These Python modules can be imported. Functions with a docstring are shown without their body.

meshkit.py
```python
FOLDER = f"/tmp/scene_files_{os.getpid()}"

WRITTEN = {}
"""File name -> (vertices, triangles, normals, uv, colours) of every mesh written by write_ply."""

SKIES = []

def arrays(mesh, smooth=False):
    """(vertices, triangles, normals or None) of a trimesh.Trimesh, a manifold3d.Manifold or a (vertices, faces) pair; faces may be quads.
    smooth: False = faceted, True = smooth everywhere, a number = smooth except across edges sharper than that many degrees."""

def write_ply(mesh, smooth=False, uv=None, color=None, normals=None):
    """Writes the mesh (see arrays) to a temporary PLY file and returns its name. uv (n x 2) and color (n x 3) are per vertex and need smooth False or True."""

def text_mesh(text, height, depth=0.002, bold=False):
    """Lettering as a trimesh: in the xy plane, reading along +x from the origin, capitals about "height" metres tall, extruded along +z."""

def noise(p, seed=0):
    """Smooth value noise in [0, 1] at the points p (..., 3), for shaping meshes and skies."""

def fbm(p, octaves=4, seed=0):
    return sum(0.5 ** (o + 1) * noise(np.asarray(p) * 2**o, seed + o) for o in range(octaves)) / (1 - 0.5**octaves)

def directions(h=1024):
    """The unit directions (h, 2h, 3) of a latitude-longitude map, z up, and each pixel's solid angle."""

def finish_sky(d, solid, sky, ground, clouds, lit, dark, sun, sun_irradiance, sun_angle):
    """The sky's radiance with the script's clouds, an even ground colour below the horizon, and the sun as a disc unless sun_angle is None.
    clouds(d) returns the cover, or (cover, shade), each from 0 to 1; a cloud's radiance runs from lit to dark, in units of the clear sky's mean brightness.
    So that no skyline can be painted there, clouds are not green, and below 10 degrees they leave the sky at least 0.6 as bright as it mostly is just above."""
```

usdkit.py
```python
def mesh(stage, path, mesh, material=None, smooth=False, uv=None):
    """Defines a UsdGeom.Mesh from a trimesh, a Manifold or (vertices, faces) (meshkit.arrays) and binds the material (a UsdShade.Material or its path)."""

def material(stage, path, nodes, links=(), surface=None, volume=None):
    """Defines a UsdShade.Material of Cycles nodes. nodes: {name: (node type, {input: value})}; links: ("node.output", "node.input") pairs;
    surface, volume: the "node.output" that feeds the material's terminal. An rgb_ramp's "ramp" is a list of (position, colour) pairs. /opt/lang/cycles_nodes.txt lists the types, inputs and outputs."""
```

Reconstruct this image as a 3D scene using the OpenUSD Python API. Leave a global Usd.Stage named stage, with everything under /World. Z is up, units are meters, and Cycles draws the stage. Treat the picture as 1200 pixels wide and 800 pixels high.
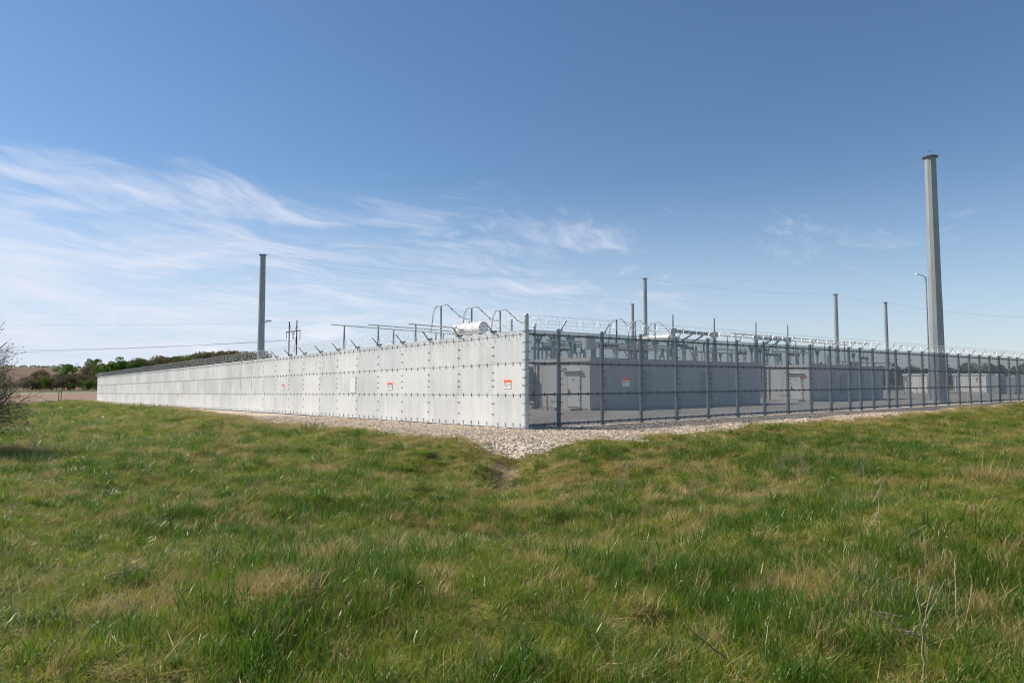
import math, random
import numpy as np
import trimesh
import usdkit, meshkit
from pxr import Usd, UsdGeom, UsdLux, UsdShade, Sdf, Gf, Vt

random.seed(7)
RNG = np.random.default_rng(7)
stage = Usd.Stage.CreateInMemory()
UsdGeom.SetStageUpAxis(stage, UsdGeom.Tokens.z)
UsdGeom.SetStageMetersPerUnit(stage, 1.0)
WORLD = UsdGeom.Xform.Define(stage, '/World')
UsdGeom.Scope.Define(stage, '/World/Looks')

# ------------------------------------------------------------------ camera
F, PITCH, EYE = 815.0, math.radians(3.5), 1.66           # focal length in photo pixels (photo is 1200 wide)
EXPOSURE = 0.45
cam = UsdGeom.Camera.Define(stage, '/World/camera')
cam.CreateHorizontalApertureAttr(36.0); cam.CreateVerticalApertureAttr(24.0)
cam.CreateFocalLengthAttr(36.0 * F / 1200.0)
cam.CreateClippingRangeAttr(Gf.Vec2f(0.05, 20000)); cam.CreateExposureAttr(EXPOSURE)
cp, sp = math.cos(PITCH), math.sin(PITCH)
cam.AddTransformOp().Set(Gf.Matrix4d(1, 0, 0, 0, 0, -sp, cp, 0, 0, -cp, -sp, 0, 0, 0, EYE, 1))
UP, FW = np.array([0, -sp, cp]), np.array([0, cp, sp])


def W(px, py, Y):
    """World point at distance Y in front of the standpoint, seen in the direction of photo pixel (px, py)."""
    r = FW + np.array([1.0, 0, 0]) * (px - 600) / F + UP * (400 - py) / F
    return r * (Y / r[1]) + np.array([0, 0, EYE])


# ------------------------------------------------------------------ sky and sun
SUN_AZ, SUN_EL = math.radians(-78), math.radians(45)
SUN = np.array([math.sin(SUN_AZ) * math.cos(SUN_EL), math.cos(SUN_AZ) * math.cos(SUN_EL), math.sin(SUN_EL)])
SKY = 0.088
dome = UsdLux.DomeLight.Define(stage, '/World/sky')
dome.GetPrim().SetCustomDataByKey('kind', 'structure')
sky_nodes = {
    "tc": ("texture_coordinate", {}),
    "sky": ("sky_texture", {"sky_type": "single_scattering", "sun_disc": False, "sun_elevation": SUN_EL, "sun_rotation": math.atan2(SUN[0], SUN[1]),
                            "air_density": 1.0, "aerosol_density": 0.25, "ozone_density": 3.0, "altitude": 200.0}),
    "sep": ("separate_xyz", {}),
    # flat cloud layer: direction / (height + bias)
    "zb": ("math", {"math_type": "add", "value2": 0.10}),
    "zm": ("math", {"math_type": "maximum", "value2": 0.02}),
    "inv": ("math", {"math_type": "divide", "value1": 1.0}),
    "pl": ("vector_math", {"math_type": "scale"}),
    # broad warp, then streaks
    "warp": ("noise_texture", {"scale": 0.9, "detail": 3.0, "roughness": 0.55}),
    "wsc": ("vector_math", {"math_type": "scale", "scale": 0.9}),
    "wadd": ("vector_math", {"math_type": "add"}),
    "mapA": ("mapping", {"mapping_type": "texture", "rotation": (0, 0, math.radians(40)), "scale": (1.25, 0.70, 1.0), "location": (1.3, 4.1, 0.0)}),
    "nA": ("noise_texture", {"scale": 1.35, "detail": 7.0, "roughness": 0.56, "distortion": 0.5}),
    "mapB": ("mapping", {"mapping_type": "texture", "rotation": (0, 0, math.radians(58)), "scale": (0.95, 0.26, 1.0)}),
    "nB": ("noise_texture", {"scale": 3.2, "detail": 6.0, "roughness": 0.6, "distortion": 0.25}),
    "nmul": ("math", {"math_type": "multiply_add", "value2": 0.42, "value3": 0.0}),
    "nsum": ("math", {"math_type": "add"}),
    # more cloud low in the west, thinning to the east and upwards
    "east": ("map_range", {"range_type": "smoothstep", "from_min": -0.60, "from_max": 0.70, "to_min": 0.18, "to_max": -0.15, "clamp": True}),
    "high": ("map_range", {"range_type": "smoothstep", "from_min": 0.20, "from_max": 0.37, "to_min": 0.0, "to_max": -0.42, "clamp": True}),
    "bias": ("math", {"math_type": "add"}),
    "cov": ("math", {"math_type": "add"}),
    "covr": ("map_range", {"range_type": "smoothstep", "from_min": 0.64, "from_max": 1.12, "to_min": 0.0, "to_max": 0.85, "clamp": True}),
    # milky veil near the horizon
    "veil": ("map_range", {"range_type": "smoothstep", "from_min": -0.02, "from_max": 0.30, "to_min": 0.78, "to_max": 0.0, "clamp": True}),
    "westv": ("map_range", {"range_type": "smoothstep", "from_min": -0.7, "from_max": 0.7, "to_min": 1.22, "to_max": 0.60, "clamp": True}),
    "veil2": ("math", {"math_type": "multiply"}),
    "mixv": ("mix_color", {"blend_type": "mix", "b": (5.5, 6.2, 7.6)}),
    "mixc": ("mix_color", {"blend_type": "mix", "b": (6.6, 6.9, 7.9)}),
    # small far cumulus
    "mapC": ("mapping", {"mapping_type": "point", "scale": (9.0, 9.0, 26.0), "location": (0.4, 0.0, 2.2)}),
    "nC": ("noise_texture", {"scale": 1.0, "detail": 5.0, "roughness": 0.5}),
    "cC": ("map_range", {"range_type": "smoothstep", "from_min": 0.57, "from_max": 0.66, "to_min": 0.0, "to_max": 0.75, "clamp": True}),
    "lowC": ("map_range", {"range_type": "smoothstep", "from_min": 0.055, "from_max": 0.12, "to_min": 1.0, "to_max": 0.0, "clamp": True}),
    "westC": ("map_range", {"range_type": "smoothstep", "from_min": -0.35, "from_max": 0.1, "to_min": 1.0, "to_max": 0.0, "clamp": True}),
    "mC": ("math", {"math_type": "multiply"}), "mC2": ("math", {"math_type": "multiply"}),
    "mixk": ("mix_color", {"blend_type": "mix", "b": (7.6, 7.7, 8.4)}),
    "hs": ("hsv", {"saturation": 1.10, "value": 0.98}),
    "bg": ("background_shader", {"strength": SKY}),
}
for k in ("mixv", "mixc", "mixk"):
    sky_nodes[k][1]["use_clamp"] = False
sky_links = [("tc.generated", "sep.vector"), ("sep.z", "zm.value1"), ("zm.value", "zb.value1"), ("zb.value", "inv.value2"),
    ("tc.generated", "pl.vector1"), ("inv.value", "pl.scale"),
    ("pl.vector", "warp.vector"), ("warp.color", "wsc.vector1"), ("pl.vector", "wadd.vector1"), ("wsc.vector", "wadd.vector2"),
    ("wadd.vector", "mapA.vector"), ("mapA.vector", "nA.vector"), ("wadd.vector", "mapB.vector"), ("mapB.vector", "nB.vector"),
    ("nB.fac", "nmul.value1"), ("nA.fac", "nsum.value1"), ("nmul.value", "nsum.value2"),
    ("sep.x", "east.value"), ("sep.z", "high.value"), ("east.result", "bias.value1"), ("high.result", "bias.value2"),
    ("nsum.value", "cov.value1"), ("bias.value", "cov.value2"), ("cov.value", "covr.value"),
    ("sep.z", "veil.value"), ("sep.x", "westv.value"), ("veil.result", "veil2.value1"), ("westv.result", "veil2.value2"),
    ("sky.color", "hs.color"), ("hs.color", "mixv.a"), ("veil2.value", "mixv.fac"), ("mixv.result", "mixc.a"), ("covr.result", "mixc.fac"),
    ("tc.generated", "mapC.vector"), ("mapC.vector", "nC.vector"), ("nC.fac", "cC.value"), ("sep.z", "lowC.value"), ("sep.x", "westC.value"),
    ("cC.result", "mC.value1"), ("lowC.result", "mC.value2"), ("mC.value", "mC2.value1"), ("westC.result", "mC2.value2"),
    ("mixc.result", "mixk.a"), ("mC2.value", "mixk.fac"), ("mixk.result", "bg.color")]
sky_mat = usdkit.material(stage, '/World/Looks/sky_look', sky_nodes, sky_links, surface="bg.background")
UsdShade.MaterialBindingAPI.Apply(dome.GetPrim()).Bind(sky_mat)

sun = UsdLux.DistantLight.Define(stage, '/World/sun')
sun.CreateNormalizeAttr(True); sun.CreateIntensityAttr(1.22); sun.CreateAngleAttr(0.5); sun.CreateColorAttr(Gf.Vec3f(1.0, 0.91, 0.77))
zx = SUN; xx = np.cross([0, 0, 1.0], zx); xx /= np.linalg.norm(xx); yx = np.cross(zx, xx)
sun.AddTransformOp().Set(Gf.Matrix4d(*xx, 0, *yx, 0, *zx, 0, 0, 0, 50, 1))

# ------------------------------------------------------------------ helpers
USED = {}


def numbered(parent, name):
    k = (parent, name); n = USED.get(k, 0); USED[k] = n + 1
    return f'{parent}/{name}' if n == 0 else f'{parent}/{name}_{n:03d}'


def data(prim, label=None, cat=None, group=None, kind=None):
    for k, v in (('label', label), ('category', cat), ('group', group), ('kind', kind)):
        if v:
            prim.SetCustomDataByKey(k, v)
    return prim


class MB:
    """Collects boxes, bars and tubes into one mesh."""
    def __init__(s): s.v, s.f, s.n = [], [], 0
    def add(s, v, f):
        v, f = np.asarray(v, float), np.asarray(f, int)
        if f.shape[1] == 4: f = np.vstack([f[:, [0, 1, 2]], f[:, [0, 2, 3]]])
        s.v.append(v); s.f.append(f + s.n); s.n += len(v); return s
    def box(s, c, size, ax=None):
        c, h = np.asarray(c, float), np.asarray(size, float) / 2
        ax = np.eye(3) if ax is None else np.asarray(ax, float)
        sg = np.array([[i, j, k] for i in (-1, 1) for j in (-1, 1) for k in (-1, 1)], float)
        return s.add(c + (sg * h) @ ax, [[0, 1, 3, 2], [4, 6, 7, 5], [0, 4, 5, 1], [2, 3, 7, 6], [0, 2, 6, 4], [1, 5, 7, 3]])
    def bar(s, p0, p1, w, h=None):
        p0, p1 = np.asarray(p0, float), np.asarray(p1, float); d = p1 - p0; L = np.linalg.norm(d); d /= L
        a = np.cross(d, [0, 0, 1.0] if abs(d[2]) < .95 else [1.0, 0, 0]); a /= np.linalg.norm(a); b = np.cross(d, a)
        return s.box((p0 + p1) / 2, (L, w, h or w), [d, a, b])
    def tube(s, pts, r, n=6, caps=True):
        p = np.asarray(pts, float); r = np.broadcast_to(r, len(p)).astype(float)
        t = np.gradient(p, axis=0) if len(p) > 2 else np.repeat([p[1] - p[0]], 2, 0)
        t = t / (np.linalg.norm(t, axis=1, keepdims=True) + 1e-12)
        ref = np.array([0, 0, 1.0]) if np.abs(t[:, 2]).mean() < .8 else np.array([1.0, 0, 0])
        a = np.cross(t, ref); a /= np.linalg.norm(a, axis=1, keepdims=True) + 1e-12; b = np.cross(t, a)
        an = np.arange(n) * 2 * np.pi / n
        v = p[:, None] + r[:, None, None] * (np.cos(an)[None, :, None] * a[:, None] + np.sin(an)[None, :, None] * b[:, None])
        i, j = np.meshgrid(np.arange(len(p) - 1), np.arange(n), indexing='ij')
        q = np.stack([i * n + j, (i + 1) * n + j, (i + 1) * n + (j + 1) % n, i * n + (j + 1) % n], -1).reshape(-1, 4)
        f = np.vstack([q[:, [0, 1, 2]], q[:, [0, 2, 3]]])
        if caps:
            e = (len(p) - 1) * n
            f = np.vstack([f] + [[[0, k, k + 1]] for k in range(1, n - 1)] + [[[e, e + k + 1, e + k]] for k in range(1, n - 1)])
        f = f[:, ::-1]
        return s.add(v.reshape(-1, 3), f)
    def done(s): return np.vstack(s.v), np.vstack(s.f)


def obj(name, mesh, mat, parent='/World', smooth=False, **kw):
    p = numbered(parent if isinstance(parent, str) else str(parent.GetPath()), name)
    m = usdkit.mesh(stage, p, mesh.done() if isinstance(mesh, MB) else mesh, mat, smooth=smooth)
    data(m.GetPrim(), **kw)
    return m.GetPrim()


def thing(name, label, cat, loc=(0, 0, 0), rz=0.0, group=None):
    x = UsdGeom.Xform.Define(stage, numbered('/World', name))
    x.AddTranslateOp().Set(Gf.Vec3d(*map(float, loc))); x.AddRotateZOp().Set(math.degrees(rz))
    return data(x.GetPrim(), label, cat, group)


def dup(src, loc, rz=0.0, label=None, scale=None, group=None):
    """A copy of a finished thing with all its parts, at its own place."""
    was = src.GetCustomData()
    base = src.GetName()
    x = UsdGeom.Xform.Define(stage, numbered('/World', base))
    p = x.GetPrim(); p.GetReferences().AddInternalReference(src.GetPath())
    x.ClearXformOpOrder()
    x.AddTranslateOp().Set(Gf.Vec3d(*map(float, loc))); x.AddRotateZOp().Set(math.degrees(rz))
    if scale is not None: x.AddScaleOp().Set(Gf.Vec3f(*([scale] * 3 if np.ndim(scale) == 0 else scale)))
    p.SetInstanceable(True)
    return data(p, label or was['label'], was['category'], group or was.get('group'))


ORD = ['first', 'second', 'third', 'fourth', 'fifth', 'sixth', 'seventh', 'eighth', 'ninth', 'tenth', 'eleventh', 'twelfth']


def look(name, color, rough=0.6, metal=0.0, vary=0.0, scale=3.0, bump=0.0, bscale=40.0, color2=None, spec=0.5, detail=4.0, stretch=(1, 1, 1), lo=.35, hi=.65):
    """Principled look whose colour drifts with a noise between two tones, with optional fine relief."""
    c = np.array(color, float)
    c1 = c * (1 - vary) if color2 is None else c; c2 = c * (1 + vary) if color2 is None else np.array(color2, float)
    n = {"g": ("geometry", {}), "mp": ("mapping", {"mapping_type": "point", "scale": stretch}), "n": ("noise_texture", {"scale": scale, "detail": detail, "roughness": .6}),
         "r": ("rgb_ramp", {"ramp": [(lo, tuple(c1)), (hi, tuple(c2))]}),
         "p": ("principled_bsdf", {"roughness": rough, "metallic": metal, "specular_ior_level": spec})}
    l = [("g.position", "mp.vector"), ("mp.vector", "n.vector"), ("n.fac", "r.fac"), ("r.color", "p.base_color")]
    if bump:
        n["bn"] = ("noise_texture", {"scale": bscale, "detail": 4.0}); n["b"] = ("bump", {"strength": bump, "distance": 0.02})
        l += [("g.position", "bn.vector"), ("bn.fac", "b.height"), ("b.normal", "p.normal")]
    return usdkit.material(stage, f'/World/Looks/{name}', n, l, surface="p.BSDF")


def leaf_look(name, c1, c2, rough=0.45, trans=0.35, scale=0.6, spec=0.5, c3=None):
    """Grass and leaves: colour by place and by leaf, some light passes through."""
    ramp = [(0.3, c1), (0.7, c2)] if c3 is None else [(0.25, c1), (0.54, c2), (0.70, c3)]
    n = {"g": ("geometry", {}), "n": ("noise_texture", {"scale": scale, "detail": 4.0, "roughness": .6}),
         "isl": ("math", {"math_type": "multiply_add", "value2": 0.62, "value3": -0.31}), "s": ("math", {"math_type": "add"}),
         "r": ("rgb_ramp", {"ramp": ramp}), "p": ("principled_bsdf", {"roughness": rough, "specular_ior_level": spec}),
         "t": ("translucent_bsdf", {}), "m": ("mix_closure", {"fac": trans})}
    l = [("g.position", "n.vector"), ("g.random_per_island", "isl.value1"), ("n.fac", "s.value1"), ("isl.value", "s.value2"), ("s.value", "r.fac"),
         ("r.color", "p.base_color"), ("r.color", "t.color"), ("p.BSDF", "m.closure1"), ("t.BSDF", "m.closure2")]
    return usdkit.material(stage, f'/World/Looks/{name}', n, l, surface="m.closure")


def mesh_look(name, color, cover, rough, metal, trans=0.0, vary=.06):
    """Fine welded security mesh, too fine to resolve here: its wires cover part of the view."""
    c = np.array(color)
    n = {"g": ("geometry", {}), "mp": ("mapping", {"mapping_type": "point", "scale": (2.2, 2.2, .35)}), "n": ("noise_texture", {"scale": 1.6, "detail": 5.0, "roughness": .6}),
         "n2": ("noise_texture", {"scale": 0.5, "detail": 3.0}), "ad": ("math", {"math_type": "add"}), "hf": ("math", {"math_type": "multiply", "value2": .5}),
         "r": ("rgb_ramp", {"ramp": [(.36, tuple(c * (1 - vary))), (.64, tuple(np.minimum(c * (1 + vary), .93)))]}),
         "p": ("principled_bsdf", {"roughness": rough, "metallic": metal}), "tl": ("translucent_bsdf", {}), "m0": ("mix_closure", {"fac": trans}),
         "tr": ("transparent_bsdf", {}), "m": ("mix_closure", {"fac": cover})}
    l = [("g.position", "mp.vector"), ("mp.vector", "n.vector"), ("g.position", "n2.vector"), ("n.fac", "ad.value1"), ("n2.fac", "ad.value2"), ("ad.value", "hf.value1"), ("hf.value", "r.fac"),
         ("r.color", "p.base_color"), ("r.color", "tl.color"), ("p.BSDF", "m0.closure1"), ("tl.BSDF", "m0.closure2"), ("tr.BSDF", "m.closure1"), ("m0.closure", "m.closure2")]
    return usdkit.material(stage, f'/World/Looks/{name}', n, l, surface="m.closure")


M = {}
M['galv'] = look('galvanised_steel', (.30, .34, .37), .5, .35, .15, 6, bump=.15)
M['pole'] = look('weathered_galvanised_pole', (.245, .27, .28), .55, .2, .12, 1.2, stretch=(2, 2, .3))
M['dark_steel'] = look('dull_dark_steel', (.085, .10, .12), .55, .3, .2, 8)
M['post'] = look('fence_post_steel', (.19, .225, .25), .5, .3, .15, 4)
M['rail'] = look('fence_rail_steel', (.11, .135, .155), .55, .3, .15, 4)
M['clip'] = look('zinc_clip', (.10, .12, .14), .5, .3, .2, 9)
M['blank'] = look('pale_blank_sheet', (.66, .67, .67), .5, .05, .03, 3)
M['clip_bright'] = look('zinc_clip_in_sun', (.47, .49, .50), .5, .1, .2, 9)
M['corner'] = look('corner_post_zinc', (.40, .43, .43), .5, .25, .15, 5)
M['razor'] = look('razor_wire_steel', (.68, .68, .67), .35, .2, .08, 9)
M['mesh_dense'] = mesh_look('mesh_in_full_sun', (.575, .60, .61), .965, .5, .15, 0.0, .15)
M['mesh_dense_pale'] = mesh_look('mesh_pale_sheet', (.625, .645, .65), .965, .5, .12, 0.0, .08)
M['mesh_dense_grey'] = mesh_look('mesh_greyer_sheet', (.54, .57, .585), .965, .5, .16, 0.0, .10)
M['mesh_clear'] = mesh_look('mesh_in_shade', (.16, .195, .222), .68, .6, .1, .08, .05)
M['white'] = look('white_paint', (.78, .78, .76), .45, 0, .05, 2)
M['signwhite'] = look('sign_white', (.63, .63, .63), .5, 0, .03, 8)
M['orange'] = look('sign_orange', (.95, .12, .006), .5, 0, .04, 8)
M['black'] = look('sign_black', (.02, .02, .02), .5)
M['bluegrey'] = look('sign_bluegrey', (.12, .15, .22), .5)
M['wall'] = look('pale_grey_cladding', (.52, .52, .51), .5, 0, .04, 1.2, stretch=(1, 1, .3))
M['wall_white'] = look('white_cladding', (.80, .79, .77), .5, 0, .04, 1.2)
M['trim'] = look('grey_trim', (.30, .32, .33), .5, 0, .08, 2)
M['roof'] = look('roof_sheet', (.38, .39, .39), .5, .1, .06, 1)
M['door'] = look('door_paint', (.58, .58, .57), .45, 0, .04, 2)
M['bollard'] = look('faded_yellow_paint', (.62, .55, .33), .6, 0, .12, 6)
M['concrete'] = look('concrete', (.44, .42, .39), .85, 0, .12, 3, bump=.2)
M['tank'] = look('transformer_grey', (.55, .57, .57), .4, 0, .05, 2)
M['tank_white'] = look('conservator_white', (.78, .78, .76), .4, 0, .04, 2)
M['green'] = look('green_insulator', (.035, .21, .155), .35, 0, .12, 10)
M['bus'] = look('aluminium_bus', (.62, .58, .54), .4, .3, .08, 4)
M['rust'] = look('brown_post', (.12, .025, .018), .6, 0, .2, 8)
M['wood'] = look('weathered_wood', (.10, .062, .045), .8, 0, .25, 3, stretch=(4, 4, .6))
M['wood_pale'] = look('pale_wood', (.36, .29, .22), .8, 0, .2, 3)
M['wire'] = look('conductor', (.24, .26, .29), .5, .2)
M['cable'] = look('white_cable', (.72, .68, .64), .5)
M['lamp'] = look('lamp_housing', (.52, .49, .43), .5)
M['bark'] = look('twig_bark', (.115, .085, .065), .85, 0, .3, 5)
M['drystem'] = look('dry_stem', (.42, .33, .22), .75, 0, .25, 9)
M['greystem'] = look('grey_dead_wood', (.27, .225, .17), .85, 0, .3, 12)
M['grass_mid'] = leaf_look('grass_mid', (0.145, 0.215, 0.018), (0.285, 0.350, 0.040), .40, .54, .5, .5, c3=(0.552, 0.552, 0.230))
M['grass_lush'] = leaf_look('grass_lush', (0.080, 0.165, 0.014), (0.165, 0.255, 0.026), .36, .54, .6, .5, c3=(0.437, 0.506, 0.196))
M['grass_olive'] = leaf_look('grass_olive', (0.241, 0.276, 0.023), (0.380, 0.374, 0.052), .5, .54, .6, .4, c3=(0.621, 0.529, 0.230))
M['grass_dry'] = leaf_look('grass_dry', (0.414, 0.316, 0.138), (0.644, 0.506, 0.265), .6, .35, .8, .3, c3=(0.850, 0.782, 0.529))
M['weed_leaf'] = leaf_look('weed_leaf', (.09, .19, .012), (.16, .28, .02), .45, .4, .6, .4)
M['leaf_green'] = leaf_look('leaf_green', (.085, .185, .018), (.155, .27, .03), .5, .4, .5, .3, c3=(.24, .34, .06))
M['leaf_dark'] = leaf_look('leaf_dark', (.065, .14, .022), (.12, .215, .038), .5, .35, .5, .3)
M['leaf_brown'] = leaf_look('budding_twigs', (.155, .135, .065), (.235, .20, .095), .7, .3, .4, .2)
M['leaf_grey'] = leaf_look('bare_twigs', (.17, .145, .115), (.25, .215, .175), .8, .2, .4, .2)
M['leaf_lime'] = leaf_look('young_leaf', (.10, .18, .018), (.17, .25, .035), .5, .45, .5, .3)


def ground_look(name, tones, scales, rough=.95, bump=.5, bscale=25.):
    """Soil, gravel: two noises of different size pick between tones."""
    n = {"g": ("geometry", {}), "a": ("noise_texture", {"scale": scales[0], "detail": 6.0, "roughness": .65}), "b": ("noise_texture", {"scale": scales[1], "detail": 6.0, "roughness": .7}),
         "s": ("math", {"math_type": "add"}), "h": ("math", {"math_type": "multiply", "value2": .5}),
         "r": ("rgb_ramp", {"ramp": tones}), "bn": ("noise_texture", {"scale": bscale, "detail": 5.0}), "bp": ("bump", {"strength": bump, "distance": .05}),
         "p": ("principled_bsdf", {"roughness": rough, "specular_ior_level": .2})}
    l = [("g.position", "a.vector"), ("g.position", "b.vector"), ("a.fac", "s.value1"), ("b.fac", "s.value2"), ("s.value", "h.value1"), ("h.value", "r.fac"), ("r.color", "p.base_color"),
         ("g.position", "bn.vector"), ("bn.fac", "bp.height"), ("bp.normal", "p.normal")]
    return usdkit.material(stage, f'/World/Looks/{name}', n, l, surface="p.BSDF")


def stone_look(name, tones, scale, bump=1.0):
    """Loose gravel: voronoi stones each with a tone of its own and a real relief."""
    n = {"g": ("geometry", {}), "v": ("voronoi_texture", {"scale": scale, "randomness": 1.0}), "sp": ("separate_color", {}), "r": ("rgb_ramp", {"ramp": tones}),
         "d": ("map_range", {"from_min": 0.0, "from_max": .6, "to_min": 1.0, "to_max": 0.0}), "b": ("bump", {"strength": bump, "distance": .03}),
         "big": ("noise_texture", {"scale": .35, "detail": 4.0}), "br": ("rgb_ramp", {"ramp": [(.35, (.72, .70, .68)), (.65, (1, 1, 1))]}), "mx": ("mix_color", {"blend_type": "multiply", "fac": 1.0}),
         "p": ("principled_bsdf", {"roughness": .9, "specular_ior_level": .25})}
    l = [("g.position", "v.vector"), ("v.color", "sp.color"), ("sp.r", "r.fac"), ("v.distance", "d.value"), ("d.result", "b.height"), ("b.normal", "p.normal"),
         ("g.position", "big.vector"), ("big.fac", "br.fac"), ("r.color", "mx.a"), ("br.color", "mx.b"), ("mx.result", "p.base_color")]
    return usdkit.material(stage, f'/World/Looks/{name}', n, l, surface="p.BSDF")


M['soil'] = ground_look('meadow_soil', [(.30, (.075, .095, .018)), (.45, (.125, .13, .028)), (.58, (.19, .155, .055)), (.72, (.27, .20, .10))], (.5, 6.0))
M['dirt'] = ground_look('washed_soil', [(.3, (.11, .075, .05)), (.5, (.19, .14, .095)), (.7, (.32, .25, .18))], (2.0, 9.0))
M['field'] = ground_look('ploughed_soil', [(.3, (.16, .105, .075)), (.5, (.225, .155, .115)), (.7, (.30, .22, .165))], (.08, 1.2), bscale=3.)
M['hill'] = ground_look('far_hill_soil', [(.3, (.095, .062, .042)), (.5, (.13, .082, .055)), (.7, (.12, .092, .048))], (.012, .15), bump=.1)
M['farmeadow'] = ground_look('far_meadow', [(.3, (.05, .085, .02)), (.7, (.11, .14, .04))], (.02, .5), bump=.1)
M['track'] = ground_look('farm_track', [(.3, (.36, .32, .26)), (.7, (.46, .42, .35))], (.1, 1.0), bump=.1)
M['yard'] = stone_look('yard_gravel', [(0, (.27, .25, .225)), (.5, (.40, .375, .345)), (1, (.54, .51, .47))], 9.0, .7)
M['apron'] = stone_look('apron_gravel', [(0, (.26, .20, .14)), (.3, (.45, .36, .27)), (.6, (.60, .52, .43)), (1, (.74, .68, .60))], 19.0, .9)
M['stone_a'] = look('stone_cream', (.60, .50, .38), .85, 0, .2, 3)
M['stone_b'] = look('stone_tan', (.46, .35, .24), .85, 0, .25, 3)
M['stone_c'] = look('stone_grey', (.44, .41, .37), .85, 0, .25, 3)

# ------------------------------------------------------------------ lie of the land
DL, DR = np.array([-.624, .7815, 0]), np.array([.7815, .624, 0])        # the two fence runs from the corner
DL /= np.linalg.norm(DL); DR /= np.linalg.norm(DR)
YC = 25.45
CORNER = W(617, 501.5, YC); EYE_OK = CORNER[2]
CORNER = np.array([CORNER[0], CORNER[1], 0.0])
SLOPE_L, SLOPE_R = -.0100, .0040
LEN_L, LEN_R = 98.9, 110.0


def ab(x, y):
    dx, dy = x - CORNER[0], y - CORNER[1]
    return dx * DR[0] + dy * DR[1], dx * DL[0] + dy * DL[1]


def sstep(a, b, x):
    t = np.clip((x - a) / (b - a), 0, 1); return t * t * (3 - 2 * t)


def fb(x, y, s, o=3, seed=0):
    return meshkit.fbm(np.stack([np.asarray(x) / s, np.asarray(y) / s, np.full(np.shape(x), .37)], -1), o, seed) - .5


def gz(x, y):
    """Height of the ground."""
    x, y = np.asarray(x, float), np.asarray(y, float)
    a, b = ab(x, y)
    z = SLOPE_R * np.clip(a, -30, 170) + SLOPE_L * np.clip(b, -30, 112)
    d = np.hypot(np.maximum(-a, 0), np.maximum(-b, 0))                    # metres outside the yard
    out = sstep(1.0, 6.0, d)
    z = z - .50 * sstep(2.8, 9.5, d) + .38 * sstep(12, 21, d)
    r = np.hypot(x, y)
    near = 1 - sstep(60, 140, r)
    z = z + out * near * ((.70 * fb(x, y, 4.5, 3, 1) + .40 * fb(x, y, 1.3, 2, 5)) + .20 * fb(x, y, .45, 2, 9))
    z = z - .36 * np.exp(-((x - .1) / 3.0) ** 2) * sstep(7, 12, y) * (1 - sstep(17.5, 21, y)) + out * .22 * (np.exp(-(((x + 10) / 4.5) ** 2 + ((y - 20) / 7) ** 2)) + np.exp(-(((x - 12) / 4.0) ** 2 + ((y - 17) / 5) ** 2)))
    z = z + .30 * np.exp(-(((x + 70) / 16) ** 2 + ((y - 92) / 12) ** 2))
    z = z - .30 * np.exp(-(((x + .2) / .55) ** 2 + ((y - 17.2) / 1.6) ** 2))                                       # washed-out notch below the gravel
    az = np.arctan2(x, y)
    west = 1 - sstep(-.50, -.25, az)
    z = z + west * 21.0 * sstep(330, 950, r) * (1 + .25 * fb(az * 900, 0 * az, 90, 2, 3)) + (1 - west) * 5 * sstep(500, 1500, r)
    return z


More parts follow.
